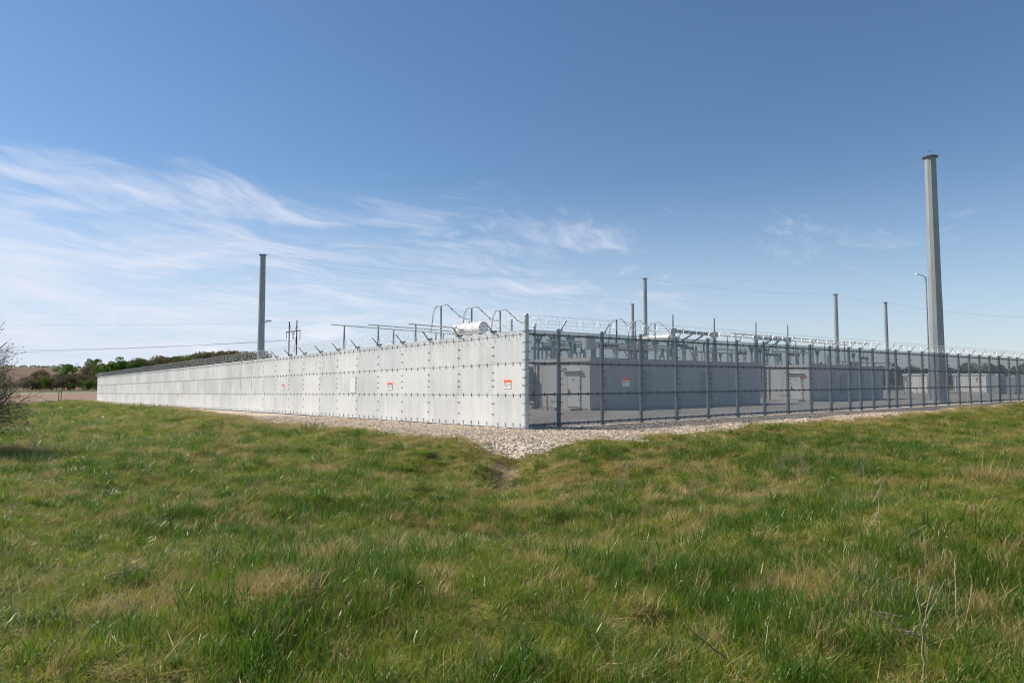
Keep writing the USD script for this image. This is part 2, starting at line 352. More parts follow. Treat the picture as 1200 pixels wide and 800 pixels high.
def apron_width(a, b, x, y):
    left = np.where(b > 0, 4.2 + (1.5 - 4.2) * sstep(10, 44, b), 4.2)
    right = np.where(a > 0, 4.3 + (3.3 - 4.3) * sstep(12, 30, a), 4.2)
    corner = 4.2 + 1.9 * np.exp(-((np.arctan2(-a, -b + 1e-9) - .74) / .34) ** 2)
    w = np.where(a < 0, np.where(b < 0, corner, left), right)
    return w * (1 + .45 * fb(x, y, 2.2, 3, 21)) + .55 * fb(x, y, .7, 2, 22)


rings = np.concatenate([np.linspace(.25, 3, 10), np.geomspace(3.1, 12, 90), np.geomspace(12.05, 32, 300), np.geomspace(32.3, 75, 70), np.geomspace(77, 5000, 120)])
angs = np.concatenate([np.linspace(-43, 43, 440), np.linspace(46, 314, 90)]) * math.pi / 180
rr, aa = np.meshgrid(rings, angs, indexing='ij')
GX, GY = rr * np.sin(aa), rr * np.cos(aa)
GZ = gz(GX, GY)
GV = np.stack([GX, GY, GZ], -1).reshape(-1, 3)
nr, na = rr.shape
i, j = np.meshgrid(np.arange(nr - 1), np.arange(na), indexing='ij')
Q = np.stack([i * na + j, i * na + (j + 1) % na, (i + 1) * na + (j + 1) % na, (i + 1) * na + j], -1).reshape(-1, 4)
cx, cy = GV[Q].mean(1)[:, 0], GV[Q].mean(1)[:, 1]
ca, cb = ab(cx, cy); cd = np.hypot(np.maximum(-ca, 0), np.maximum(-cb, 0)); cr = np.hypot(cx, cy); caz = np.arctan2(cx, cy)
inside = (cd <= 0) & (ca < 165) & (cb < LEN_L + 1.5)
apron = (~inside) & (cd < apron_width(ca, cb, cx, cy)) & (ca < 165) & (cb < LEN_L + 2)
west = caz < -.25
trackm = west & (cr > 262) & (cr < 276)
fieldm = west & (cb > 104) & (cr <= 255) & ~apron & ~inside
hillm = west & (cr > 330)
farm = (cr > 180) & ~trackm & ~fieldm & ~hillm & ~inside
wash = (np.hypot((cx + .15) / .42, (cy - 18.2) / 1.1) + 1.3 * fb(cx, cy, .5, 2, 61) < 1) & ~apron
part_of = np.select([wash, inside, apron, trackm, fieldm, hillm, farm], [7, 1, 2, 3, 4, 5, 6], 0)


def sheet(k, name, mat, label):
    q = Q[part_of == k]; idx, inv = np.unique(q, return_inverse=True)
    q = inv.reshape(-1, 4)
    f = np.vstack([q[:, [0, 2, 1]], q[:, [0, 3, 2]]])
    obj(name, (GV[idx], f), M[mat], smooth=True, kind='structure', label=label)


sheet(0, 'ground', 'soil', 'uneven grassy ground in front of the fenced yard')
sheet(1, 'gravel_yard', 'yard', 'level grey gravel yard inside the mesh fence')
sheet(2, 'gravel_apron', 'apron', 'pale tan gravel strip outside the foot of the fence')
sheet(3, 'farm_track', 'track', 'pale farm track beyond the ploughed field')
sheet(4, 'ploughed_field', 'field', 'bare brown ploughed field beyond the end of the fence')
sheet(5, 'hill', 'hill', 'low brown hill on the horizon at the left')
sheet(7, 'washed_soil', 'dirt', 'bare brown soil washed out in the notch below the gravel corner')
sheet(6, 'far_meadow', 'farmeadow', 'far green meadow around the yard')

# ------------------------------------------------------------------ security fence
RZ_L, RZ_R = math.atan2(DL[1], DL[0]), math.atan2(DR[1], DR[0])
ROWS = [(.05, 1.262), (1.274, 2.428), (2.440, 3.665)]
SEAMS = (.16, 1.268, 2.434, 3.50)
BRACKETS = (.10, .53, .97, 1.62, 1.87, 2.15, 2.79, 3.14)


def fence(name, label, xs, o, slope, rz, dense, L, near_detail):
    t = thing(name, label, 'fence', CORNER, rz)
    rnd = random.Random(5 + dense)
    z0 = lambda x: slope * x
    for k in range(len(xs) - 1):                                  # mesh sheets, three to a bay
        a, b = xs[k] + .004, xs[k + 1] - .004
        for lo, hi in ROWS:
            y0, y1, y2, y3 = [o * (.012 + rnd.uniform(-.008, .008)) for _ in range(4)]
            v = [(a, y0, z0(a) + lo), (b, y1, z0(b) + lo), (b, y2, z0(b) + hi), (a, y3, z0(a) + hi)]
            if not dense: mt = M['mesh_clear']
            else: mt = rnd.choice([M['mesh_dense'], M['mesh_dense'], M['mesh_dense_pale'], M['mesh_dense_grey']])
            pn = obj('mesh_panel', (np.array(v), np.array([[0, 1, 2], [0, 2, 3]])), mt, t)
    for k, x in enumerate(xs):                                    # posts stand just inside the mesh
        if x <= 0.05: continue
        mb = MB(); yy = -o * .105
        mb.tube([(x, yy, z0(x) - .3), (x, yy, z0(x) + 3.70)], .082, 12).tube([(x, yy, z0(x) + 3.70), (x, yy, z0(x) + 3.73), (x, yy, z0(x) + 3.765)], [.09, .085, .03], 12)
        ps = obj('post', mb, M['post'], t, smooth=40)
        ar = MB(); top = z0(x) + 3.68
        ar.bar((x, -o * .14, top), (x, o * .10, top + .02), .07, .05).bar((x, o * .03, top + .03), (x, o * .35, top + .37), .034, .034)
        obj('wire_arm', ar, M['dark_steel'] if dense else M['post'], t)
        br = MB()                                                 # clamps over the mesh at each post
        for zb in BRACKETS:
            br.box((x + rnd.uniform(-.01, .01), o * .032, z0(x) + zb + rnd.uniform(-.02, .02)), (.15, .03, .03))
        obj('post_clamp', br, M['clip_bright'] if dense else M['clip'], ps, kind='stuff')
    for zs in SEAMS:
        obj('rail', MB().bar((xs[0], -o * .028, z0(xs[0]) + zs), (xs[-1], -o * .028, z0(xs[-1]) + zs), .045, .062), M['rail'], t)
    tk = MB()
    for k in range(len(xs) - 1):                                  # small seam clips
        a, b = xs[k], xs[k + 1]; n = 4 if b - a > 2 else 3
        for q in range(n):
            x = a + (b - a) * (q + .75 + rnd.uniform(-.06, .06)) / (n + .5)
            for zs in SEAMS:
                tk.box((x, o * .03, z0(x) + zs + rnd.uniform(-.01, .01)), (.026, .024, .14))
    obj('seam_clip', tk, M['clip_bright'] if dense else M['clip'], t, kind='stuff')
    # razor coil: flat ribbon wound along the top
    n = int(L / .46); seg = 14; ph = np.arange(n * seg + 1) / seg
    wob = .07 * (meshkit.noise(np.stack([ph * .46, ph * 0, ph * 0], -1), 4) - .5)
    x = ph * .46 + .03; ang = 2 * np.pi * ph
    cyy, czz = o * .20 + wob, 3.66 + .32 + wob
    rad = .225 + .05 * (meshkit.noise(np.stack([ph * .7, ph * 0, ph * 0], -1), 8) - .5)
    pts = np.stack([x + .06 * np.sin(ang * .5), cyy + rad * np.cos(ang), z0(x) + czz + rad * np.sin(ang)], -1)
    w = .0052
    va = pts + [w, 0, 0]; vb = pts - [w, 0, 0]
    rdl = np.stack([0 * ang, np.cos(ang), np.sin(ang)], -1) * .004
    vv = np.concatenate([va + rdl, vb + rdl, vb - rdl, va - rdl]); m = len(pts); q = np.arange(m - 1)
    ff = np.vstack([np.stack([q + c0 * m, q + 1 + c0 * m, q + 1 + c1 * m, q + c1 * m], -1) for c0, c1 in ((0, 1), (1, 2), (2, 3), (3, 0))])
    obj('razor_coil', (vv, ff), M['razor'], t)
    wires = MB()
    for yy, zz in ((o * .10, .10), (o * .24, .22), (o * .34, .34), (o * .2, .53)):
        wires.tube([(0, yy, 3.66 + zz)] + [(xx, yy, z0(xx) + 3.66 + zz - .015) for xx in np.linspace(2, L, 40)], .0045, 4)
    obj('strand_wire', wires, M['razor'], t, kind='stuff')
    return t


xl = [0.0, 2.04]
while xl[-1] + 2.352 < LEN_L + .5: xl.append(xl[-1] + 2.352)
fl = fence('security_fence', 'sunlit pale grey mesh fence run going back to the left from the corner', xl, 1, SLOPE_L, RZ_L, True, xl[-1], 14)
xr = [0, 1.69, 4.06, 6.41, 8.77, 11.1, 13.45, 15.8, 18.04, 20.4, 22.6, 24.85, 26.25, 27.9, 30.0, 31.15, 33.2, 35.3, 37.35, 39.6, 41.8, 43.95, 46.1, 48.3, 50.5, 52.9, 55.1]
while xr[-1] + 2.3 < LEN_R: xr.append(xr[-1] + 2.3)
fr = fence('security_fence', 'shaded see-through mesh fence run with dark posts going back to the right', xr, -1, SLOPE_R, RZ_R, False, xr[-1], 14)

t = thing('corner_post', 'tall round galvanised post at the corner where both mesh fences meet', 'fence post', CORNER)
obj('post', MB().tube([(0, 0, -.3), (0, 0, 4.16)], .088, 16), M['corner'], t, smooth=40)
obj('cap', MB().tube([(0, 0, 4.16), (0, 0, 4.2), (0, 0, 4.24), (0, 0, 4.26)], [.094, .09, .06, .01], 16), M['corner'], t, smooth=40)
for zb in (.1, .55, .97, 1.3, 1.62, 1.9, 2.2, 2.55, 2.85, 3.2, 3.6):
    cl = MB()
    cl.tube([(0, 0, zb - .022), (0, 0, zb + .022)], .102, 14).bar((0, 0, zb), tuple(DL * .22 + np.array([0, 0, zb])), .05, .04).bar((0, 0, zb), tuple(DR * .22 + np.array([0, 0, zb])), .05, .04)
    obj('band_clamp', cl, M['galv'], t)


# ------------------------------------------------------------------ warning signs on the mesh
def sign(label, run, dist, z, w=.45, h=.34, blue=False):
    d, rz, o, sl = (DL, RZ_L, 1, SLOPE_L) if run == 'l' else (DR, RZ_R, -1, SLOPE_R)
    n = np.array([-d[1], d[0], 0]) * o
    p = CORNER + d * dist + n * .024 + np.array([0, 0, z + sl * dist])
    t = thing('warning_sign', label, 'sign', p, rz + (math.pi if o > 0 else 0))         # local x reads left to right, -y faces out
    obj('plate', MB().box((0, 0, 0), (w, .004, h)), M['signwhite'], t)
    hd = obj('header', MB().box((0, -.005, h * .365), (w * .96, .006, h * .25)), M['orange'], t)
    obj('alert_triangle', (np.array([(-.4 * w, -.010, h * .285), (-.4 * w + .05, -.010, h * .285), (-.4 * w + .025, -.010, h * .42), (-.4 * w, -.005, h * .285), (-.4 * w + .05, -.005, h * .285), (-.4 * w + .025, -.005, h * .42)]),
        np.array([[0, 1, 2], [3, 5, 4], [0, 3, 4], [0, 4, 1], [1, 4, 5], [1, 5, 2], [2, 5, 3], [2, 3, 0]])), M['black'], hd)
    tx = MB()
    for k, (ww, hh) in enumerate(((.42, .035), (.36, .035), (.62, .012), (.55, .012), (.6, .012))):
        tx.box((-w * .42 + w * ww / 2, -.004, h * (.12 - .085 * k)), (w * ww, .003, h * hh))
    obj('small_print', tx, M['bluegrey'], t, kind='stuff')
    pc = MB(); pc.box((w * .33, -.004, -h * .02), (w * .05, .003, h * .16)).box((w * .33, -.004, h * .1), (w * .045, .003, w * .045)).bar((w * .26, -.004, -h * .12), (w * .42, -.004, h * .02), .006, .003)
    obj('pictogram', pc, M['black'], t)
    return t


def along(run, px):
    """Distance along a fence run where it is seen in the direction px."""
    d = DL if run == 'l' else DR; q = (px - 600) / F
    return (q * CORNER[1] * cp - CORNER[0]) / (d[0] - q * d[1] * cp)


for px, z, lab in ((595, 1.66, 'orange headed white sign on the sunlit fence, nearest the corner post'), (457.3, 1.66, 'orange headed white sign on the sunlit fence, second from the corner post'),
                   (332, 1.72, 'orange headed white sign on the sunlit fence, third from the corner post'), (209, 1.05, 'low orange headed sign far along the sunlit fence under a pale patch'),
                   (174, 1.8, 'tiny orange sign far along the sunlit fence, third from its far end'), (148, 1.8, 'tiny orange sign near the far end of the sunlit fence, second from its end'), (127, 1.8, 'tiny orange sign closest to the far end of the sunlit fence')):
    sign(lab, 'l', along('l', px), z)
for px, z, lab in ((733, 1.72, 'red orange headed white sign on the shaded fence, nearest the corner'), (940, 1.78, 'red orange headed sign on the shaded fence in front of the second hut door'),
                   (1060.3, 1.80, 'red orange headed sign on the shaded fence left of the white hut'), (1144.5, 1.80, 'red orange headed sign farthest to the right on the shaded fence')):
    sign(lab, 'r', along('r', px), z)
for px, z, w, h, lab in ((414, 1.75, .66, .78, 'plain pale square patch on the sunlit fence between second and third signs'), (209.5, 1.9, 1.2, .75, 'plain pale patch far along the sunlit fence above a low sign')):
    s_ = along('l', px); n_ = np.array([-DL[1], DL[0], 0])
    t = thing('blank_plate', lab, 'plate', CORNER + DL * s_ + n_ * .03 + np.array([0, 0, z + SLOPE_L * s_]), RZ_L)
    obj('sheet', MB().box((0, 0, 0), (w, .004, h)), M['blank'], t)
    bt = MB()
    for sx in (-1, 1):
        for sz in (-1, 1): bt.box((sx * w * .45, .008, sz * h * .45), (.02, .012, .02))
    obj('bolt', bt, M['clip'], t, kind='stuff')


# ------------------------------------------------------------------ huts inside the yard
def base_at(px, Y):
    x = (px - 600) / F * Y * cp
    return np.array([x, Y, float(gz(x, Y))])


def hut(name, label, px, Y, width, length, h, wallm, doorat, panels=(), deep=True):
    """px, Y: the near right-hand corner of its end wall. End wall runs along DL (local y), long side along DR (local x)."""
    c = base_at(px, Y); rz = RZ_R
    t = thing(name, label, 'building', c, rz)
    th = .12
    nP = max(3, int(width / .95)); w = width / nP                 # end wall of upright sheets with recessed joints
    for k in range(nP):
        obj('end_wall_sheet', MB().box((th / 2 - .012 * (k % 2), w * (k + .5), h / 2 + .06), (th, w - .012, h - .12)), wallm, t)
    nL = int(length / 1.05); wl = length / nL
    for k in range(nL):
        obj('side_wall_sheet', MB().box((wl * (k + .5), th / 2 + .01 * (k % 2), h / 2 + .06), (wl - .012, th, h - .12)), wallm, t)
    obj('inner_wall', MB().box((length / 2 + .05, width / 2 + .05, h / 2), (length - .2, width - .2, h - .1)), M['trim'], t)
    obj('base_slab', MB().box((length / 2, width / 2, .03), (length + .3, width + .3, .10)), M['concrete'], t)
    rf = obj('roof', MB().box((length / 2, width / 2, h + .06), (length + .24, width + .24, .12)), M['roof'], t)
    obj('eaves_trim', MB().box((length / 2, -.125, h - .02), (length + .25, .02, .2)).box((-.125, width / 2, h - .02), (.02, width + .22, .2)), wallm, rf)
    for yy in (.08, width - .12): obj('corner_trim', MB().box((-.02, yy, h / 2), (.05, .14, h - .1)), M['trim'] if yy > 1 else wallm, t)
    obj('downpipe', MB().tube([(-.07, width - .5, h - .1), (-.07, width - .5, .12)], .045, 8), M['trim'], t, smooth=40)
    if doorat is not None:
        y = doorat; dw, dh = 1.12, 2.2
        d = obj('door', MB().box((-.03, y, .22 + dh / 2), (.05, dw, dh)), M['door'], t)
        fr_ = MB().box((-.025, y - dw / 2 - .04, .22 + dh / 2), (.09, .07, dh + .1)).box((-.025, y + dw / 2 + .04, .22 + dh / 2), (.09, .07, dh + .1)).box((-.025, y, .22 + dh + .05), (.09, dw + .15, .07))
        obj('door_frame', fr_, wallm, t)
        obj('handle', MB().box((-.08, y + dw * .38, 1.25), (.05, .06, .26)).box((-.09, y + dw * .32, 1.17), (.03, .2, .03)), M['black'], d)
        for zz in (.5, 1.3, 2.1): obj('hinge', MB().box((-.065, y - dw * .47, .2 + zz), (.03, .05, .13)), M['dark_steel'], d)
        sg = obj('notice', MB().box((-.062, y + .05, 2.02), (.008, .42, .26)), M['signwhite'], d)
        obj('notice_print', MB().box((-.069, y + .05, 2.02), (.006, .13, .16)).box((-.069, y - .11, 2.02), (.006, .08, .03)).box((-.069, y + .2, 2.02), (.006, .07, .03)), M['bluegrey'], sg)
        obj('door_hood', MB().box((-.15, y, 2.62), (.26, dw + .45, .05)), M['white'], t)
        obj('wall_lamp', MB().box((-.13, y + dw / 2 + .35, 2.68), (.22, .3, .22)), M['trim'], t)
        obj('door_step', MB().box((-.62, y, .05), (1.1, 1.7, .22)), M['concrete'], t)
        obj('pipe_stub', MB().tube([(-.07, width * .66, .25), (-.07, width * .66, .62), (-.12, width * .6, .68), (-.14, width * .5, .68)], .025, 6), M['trim'], t)
    for px0, zz, ww, hh in panels:
        v = obj('vent', MB().box((px0, -.03, zz), (ww, .06, hh)), M['trim'], t)
        lv = MB()
        for k in range(int(hh / .12)): lv.box((px0, -.07, zz - hh / 2 + .06 + .12 * k), (ww - .1, .03, .05))
        obj('louvre', lv, wallm, v)
    return t, c


h1, c1 = hut('equipment_hut', 'nearest long pale grey metal hut with a door, just behind the shaded fence corner', 692, 45.5, 5.7, 19.8, 3.35, M['wall'], 1.55, [(5.5, 1.7, 1.0, 1.9), (12.5, 1.7, 1.3, 1.9)])
h2, c2 = hut('equipment_hut', 'second grey metal hut with a door, behind the shaded fence past the nearest hut', 951, 64.0, 4.75, 14.6, 3.3, M['wall'], 1.5, [(6, 1.6, 1.2, 1.8)])
h3, c3 = hut('equipment_hut', 'small white end walled hut behind the shaded fence, left of the tallest pole', 1087, 108.0, 3.5, 8.5, 3.0, M['wall_white'], None)
h4, c4 = hut('equipment_hut', 'white end walled hut behind the shaded fence, right of the tallest pole', 1156, 112.0, 4.8, 8.0, 3.0, M['wall_white'], None)


def local(c, x, y, z=0.0):
    return c + DR * x + DL * y + np.array([0, 0, z])


bol = thing('bollard', 'pale yellow bollard beside the door of the nearest hut', 'bollard', local(c1, -1.55, 2.55), 0)
obj('tube', MB().tube([(0, 0, -.1), (0, 0, 1.02)], .085, 12), M['bollard'], bol, smooth=40)
obj('domed_top', MB().tube([(0, 0, 1.02), (0, 0, 1.06), (0, 0, 1.085)], [.085, .06, .01], 12), M['bollard'], bol, smooth=50)
dup(bol, local(c1, -1.55, 5.15), 0, 'pale yellow bollard close behind the corner post, left of the nearest hut')
dup(bol, base_at(1074, 100.0), 0, 'pale yellow bollard in front of the small white hut')
t = thing('cooling_unit', 'grey wall cooling unit at the far edge of the nearest hut end wall', 'air conditioner', local(c1, -.35, 5.95), RZ_R)
obj('casing', MB().box((0, 0, 1.55), (.55, .75, 2.1)), M['trim'], t)
obj('grille', MB().box((-.285, 0, 1.1), (.02, .6, .8)), M['dark_steel'], t)
obj('support', MB().box((0, 0, .3), (.5, .7, .12)).box((-.2, -.3, .12), (.06, .06, .26)).box((-.2, .3, .12), (.06, .06, .26)).box((.2, .3, .12), (.06, .06, .26)).box((.2, -.3, .12), (.06, .06, .26)), M['galv'], t)


# ------------------------------------------------------------------ tall steel poles, wires between them
def mast(name, label, px, Y, top_py, w_base_px, w_top_px, cat='pole', fl=True, sides=12):
    b = base_at(px, Y); H = W(px, top_py, Y)[2] - b[2]
    rb, rt = w_base_px / F * Y / 2, w_top_px / F * Y / 2
    t = thing(name, label, cat, b, .2)
    obj('shaft', MB().tube([(0, 0, -.2), (0, 0, H * .42)], [rb, rb + (rt - rb) * .42], sides).tube([(0, 0, H * .415), (0, 0, H)], [(rb + (rt - rb) * .42) * .965, rt], sides), M['pole'], t)
    if fl:
        obj('cap_plate', MB().tube([(0, 0, H), (0, 0, H + .07)], rt * 1.42, sides), M['dark_steel'], t)
        obj('base_plate', MB().tube([(0, 0, -.1), (0, 0, .12)], rb * 1.5, sides), M['concrete'], t)
    return t, b + np.array([0, 0, H])


big, big_top = mast('steel_pole', 'tallest grey steel pole rising behind the shaded fence at the right', 1099.8, 58.0, 185, 16.2, 12.3, sides=10)
lf, lf_top = mast('steel_pole', 'dark sided steel pole with a floodlight behind the sunlit fence at the left', 304.8, 108.0, 299, 9.0, 6.6, sides=12)
p3, p3_top = mast('steel_pole', 'taller of the two close grey poles behind the nearest hut', 757.2, 135.0, 326.5, 5.4, 4.4)
p4, p4_top = mast('steel_pole', 'shorter of the two close grey poles behind the nearest hut', 742.3, 174.0, 356.5, 4.0, 3.3)
p5, p5_top = mast('steel_pole', 'grey steel pole behind the second hut', 982, 145.0, 345, 5.6, 4.2)
p6, p6_top = mast('steel_pole', 'grey steel pole between the second hut and the tallest pole', 1040.7, 150.0, 354.5, 5.0, 3.6)
# bail on the tallest pole
rt_ = 12.3 / F * 58 / 2
obj('lifting_bail', MB().tube([(-rt_ * .8, 0, (big_top - base_at(1099.8, 58.0))[2] + .05 + 0)] + [(-rt_ * .8 * math.cos(q), 0, (big_top - base_at(1099.8, 58.0))[2] + .1 + .5 * math.sin(q)) for q in np.linspace(.2, 2.9, 9)] + [(rt_ * .8, 0, (big_top - base_at(1099.8, 58.0))[2] + .05)], .025, 5), M['galv'], big)
H5 = W(312, 376, 108.0)[2] - base_at(304.8, 108.0)[2]
fa = obj('floodlight', MB().bar((.40, -.05, H5 - .25), (.85, -.12, H5 - .1), .07).box((1.08, -.16, H5 + .02), (.80, .5, .22)), M['lamp'], lf)
obj('lamp_bracket', MB().bar((.3, -.05, H5 - .5), (.8, -.1, H5 - .12), .06), M['galv'], fa)


def span(label, p, q, sag, r=.013):
    p, q = np.asarray(p), np.asarray(q); s = np.linspace(0, 1, 25)
    pts = p + (q - p) * s[:, None]; pts[:, 2] -= sag * 4 * s * (1 - s)
    o = obj('overhead_wire', MB().tube(pts, r, 5), M['wire'])
    data(o, label, 'wire')


span('thin wire from the tallest pole across the sky to the left floodlit pole', big_top - [.3, 0, .1], lf_top, 1.4, 0.0083)
span('thin wire from the tallest pole down to the taller of two close poles', big_top - [.3, 0, .2], p3_top, 1.0, 0.0097)
span('thin steep wire from the tallest pole to the pole behind the second hut', big_top - [.3, 0, .9], p5_top, .8, 0.0090)
span('thin wire from the floodlit left pole to the taller of two close poles', lf_top, p3_top, 1.2, 0.0090)
span('thin wire from the floodlit left pole to the shorter of two close poles', lf_top - [0, 0, .2], p4_top, 1.3, 0.0097)
span('thin wire from the taller close pole to the pole behind the second hut', p3_top, p5_top, .8, 0.0105)
span('thin wire between the two right hand poles beyond the second hut', p5_top, p6_top, .5, 0.0105)
span('thin wire from the pole left of the tallest pole towards the right', p6_top, W(1230, 372, 150), .8, .013)

# street lamp beside the tallest pole
b = base_at(1089.5, 66.0); Hs = W(1089, 324, 66.0)[2] - b[2]
t = thing('street_lamp', 'slim street lamp close to the left side of the tallest pole', 'street lamp', b)
obj('lamp_post', MB().tube([(0, 0, -.2), (0, 0, Hs - .2), (-.05, 0, Hs)], [.10, .06, .05], 8), M['galv'], t, smooth=40)
obj('lamp_arm', MB().tube([(-.03, 0, Hs - .1), (-.25, 0, Hs + .06), (-.45, 0, Hs + .12)], .035, 6), M['galv'], t, smooth=40)
obj('lamp_head', MB().bar((-.35, 0, Hs + .10), (-.92, 0, Hs + .24), .26, .09), M['white'], t)

# wooden H-frame on the line behind
b = base_at(342, 150.0)
t = thing('wooden_line_frame', 'brown wooden twin pole frame carrying the line, right of the floodlit pole', 'utility pole', b)
zt = W(342, 375.5, 150)[2] - b[2]; zc = W(342, 389, 150)[2] - b[2]
obj('wooden_pole', MB().tube([(-.78, 0, -.3), (-.78, 0, zt - .25)], [.17, .12], 8), M['wood'], t)
obj('wooden_pole', MB().tube([(.72, .4, -.3), (.72, .4, zt + .15)], [.17, .12], 8), M['wood'], t)
obj('crossarm', MB().bar((-1.5, -.2, zc - .05), (1.6, .65, zc + .4), .16, .2), M['wood_pale'], t)
obj('brace', MB().bar((-.75, 0, zt - .8), (.25, .2, zc - 1.6), .07), M['wood_pale'], t)
obj('brace', MB().bar((.70, .4, zt - .9), (-.1, .1, zc - 1.4), .07), M['wood_pale'], t)
obj('lower_brace', MB().bar((.70, .4, zc - .4), (.2, .2, zc - 4.4), .09), M['wood_pale'], t)
for xx in (-1.4, 0, 1.5):
    obj('insulator', MB().tube([(xx, .2, zc + .1)] + [(xx, .2, zc - .15 * k) for k in range(1, 12)], [.03] + [.05 if k % 2 else .09 for k in range(11)], 7), M['trim'], t)
for k, (xx, dy) in enumerate(((-1.4, 0), (1.5, .6))):
    span(['lower front line wire running low over the far trees to the left', 'upper rear line wire running low over the far trees to the left'][k], b + [xx, dy, zc - 1.7], W(-150, 413 - 3 * k, 190 + 6 * k), 1.0, .03)
span('faint high wire from the wooden twin pole frame off to the left', b + [-.7, 0, zt - .3], W(-150, 375, 195), 1.0, .012)


# ------------------------------------------------------------------ transformers and switchgear
def sheds(mb, p0, p1, r, n, core=.55):
    p0, p1 = np.asarray(p0, float), np.asarray(p1, float); k = 2 * n
    s = np.linspace(0, 1, k + 1); return mb.tube(p0 + (p1 - p0) * s[:, None], [r if q % 2 else r * core for q in range(k + 1)], 10)


def transformer(label, px, py, Y, rad, length, lblrow):
    """px, py: centre of the near end of the conservator tank, which lies along DL."""
    top = W(px, py, Y); g = float(gz(top[0], top[1]))
    t = thing('power_transformer', label, 'transformer', (top[0], top[1], g), RZ_R)      # local x along DR, y along DL
    zc = top[2] - g
    obj('main_tank', MB().box((1.9, 2.2, 2.1), (2.6, 4.6, 3.4)).box((1.9, 2.2, .2), (3.0, 5.0, .4)).box((1.9, 2.2, 3.84), (2.75, 4.75, .1)), M['tank'], t)
    for k in range(6):
        obj('radiator', MB().box((3.55, .4 + .75 * k, 2.1), (.7, .08, 2.6)).box((3.55, .62 + .75 * k, 2.1), (.7, .08, 2.6)), M['tank'], t)
    cs = obj('conservator', MB().tube([(0, -.0, zc), (0, length, zc)], rad, 28), M['tank_white'], t, smooth=40)
    obj('end_plate', MB().tube([(0, -.03, zc), (0, -.005, zc)], rad * 1.0, 28).tube([(0, -.045, zc), (0, -.028, zc)], rad * .55, 20), M['tank'], cs, smooth=40)
    obj('gauge_box', MB().box((-rad - .04, length * .62, zc - rad * .35), (.14, .55, .34)), M['bluegrey'], cs)
    for yy in (.25, .5, .75):
        obj('seam_band', MB().tube([(0, length * yy - .03, zc), (0, length * yy + .03, zc)], rad * 1.02, 28), M['tank'], cs, smooth=40)
    obj('filler', MB().tube([(0, length * .5, zc + rad - .02), (0, length * .5, zc + rad + .14)], .07, 8), M['dark_steel'], cs)
    for yy in (.4, length - .5):
        obj('saddle', MB().box((0, yy, (zc - rad + 3.8) / 2), (.3, .16, zc - rad - 3.8 + .1)).bar((0, yy, zc - rad - .1), (1.3, yy, 3.9), .12), M['dark_steel'], t)
    obj('oil_pipe', MB().tube([(0, length * .45, zc - rad), (0, length * .45, zc - rad - .5), (1.0, length * .45, 4.6), (1.6, length * .45, 3.9)], .06, 7), M['tank'], t)
    for k in range(3):
        bs = MB(); sheds(bs, (2.1, .8 + 1.4 * k, 3.85), (2.1 + .25, .8 + 1.4 * k, 5.5), .16, 9)
        obj('bushing', bs, M['green'], t)
    return t


transformer('power transformer whose white oil drum shows above the sunlit fence near the corner', 566.5, 383.5, 63.0, .53, 4.4, 0)
transformer('farther power transformer whose white oil drum shows over the nearest hut', 785.5, 396.0, 88.0, .46, 5.4, 1)


def riser(label, px, top_py, Y, post='galv', hh=1.0, first=[None]):
    p = W(px, top_py, Y); g = float(gz(p[0], p[1])); H = p[2] - g
    t = thing('cable_riser', label, 'cable support', (p[0], p[1], g), 0)
    sh = obj('post', MB().tube([(0, 0, 0), (0, 0, H)], .085, 8), M[post], t)
    obj('crossarm', MB().tube([(-.55, 0, H - .06), (0, 0, H), (.52, 0, H + .13)], .05, 6), M['bus'], t)
    for s_ in (0, .12):
        obj('slack_lead', MB().tube([(-.53 + s_, 0, H - .05), (-.78 + s_, .05, H - .6), (-.85 + s_ * .4, .1, H - 1.4), (-1.05 + s_, .1, H - 2.5)], .022, 5), M['wire'], t)
    obj('feed_cable', MB().tube([(.50, 0, H + .13), (.62, .05, H + .10), (1.2, .2, H - .45), (1.75, .4, H - .95), (2.2, .55, H - 1.18), (2.75, .7, H - 1.2)], .058, 7), M['cable'], t, smooth=50)
    for q in ((1.0, .14, H - .27), (1.75, .4, H - .95)):
        obj('spacer', MB().box(q, (.12, .12, .12)), M['dark_steel'], t)
    bs = MB(); sheds(bs, (0, 0, H - 1.1), (0, 0, H - .3), .11, 6)
    obj('insulator', bs, M['trim'], t)
    return t


for k, (px, py, Y, pm) in enumerate(((517, 358.5, 66, 'galv'), (552.8, 361, 68, 'galv'), (586.2, 364, 70, 'galv'))):
    riser(f'bent white cable on a slim post over the sunlit fence, {ORD[k]} from left', px, py, Y, pm)
for k, (px, py, Y, pm) in enumerate(((722.5, 374.8, 84, 'rust'), (744.5, 376.5, 86, 'galv'), (767.5, 378.5, 88, 'galv'))):
    riser(f'bent white cable on a slim post above the nearest hut, {ORD[k]} from left', px, py, Y, pm)
p = W(599.5, 374, 62.0)
t = thing('surge_arrester', 'short grey arrester stub above the sunlit fence beside the corner post', 'arrester', (p[0], p[1], float(gz(p[0], p[1]))))
zz = p[2] - float(gz(p[0], p[1])); mb = MB(); sheds(mb, (0, 0, zz - 1.4), (0, 0, zz), .14, 8)
obj('stack', mb, M['trim'], t); obj('stand', MB().tube([(0, 0, 0), (0, 0, zz - 1.4)], .1, 8), M['galv'], t)
p = W(626.5, 381, 55.0)
t = thing('surge_arrester', 'white capped arrester just right of the corner post above the shaded fence', 'arrester', (p[0], p[1], float(gz(p[0], p[1]))))
zz = p[2] - float(gz(p[0], p[1])); mb = MB(); sheds(mb, (0, 0, zz - 1.5), (0, 0, zz - .1), .13, 8)
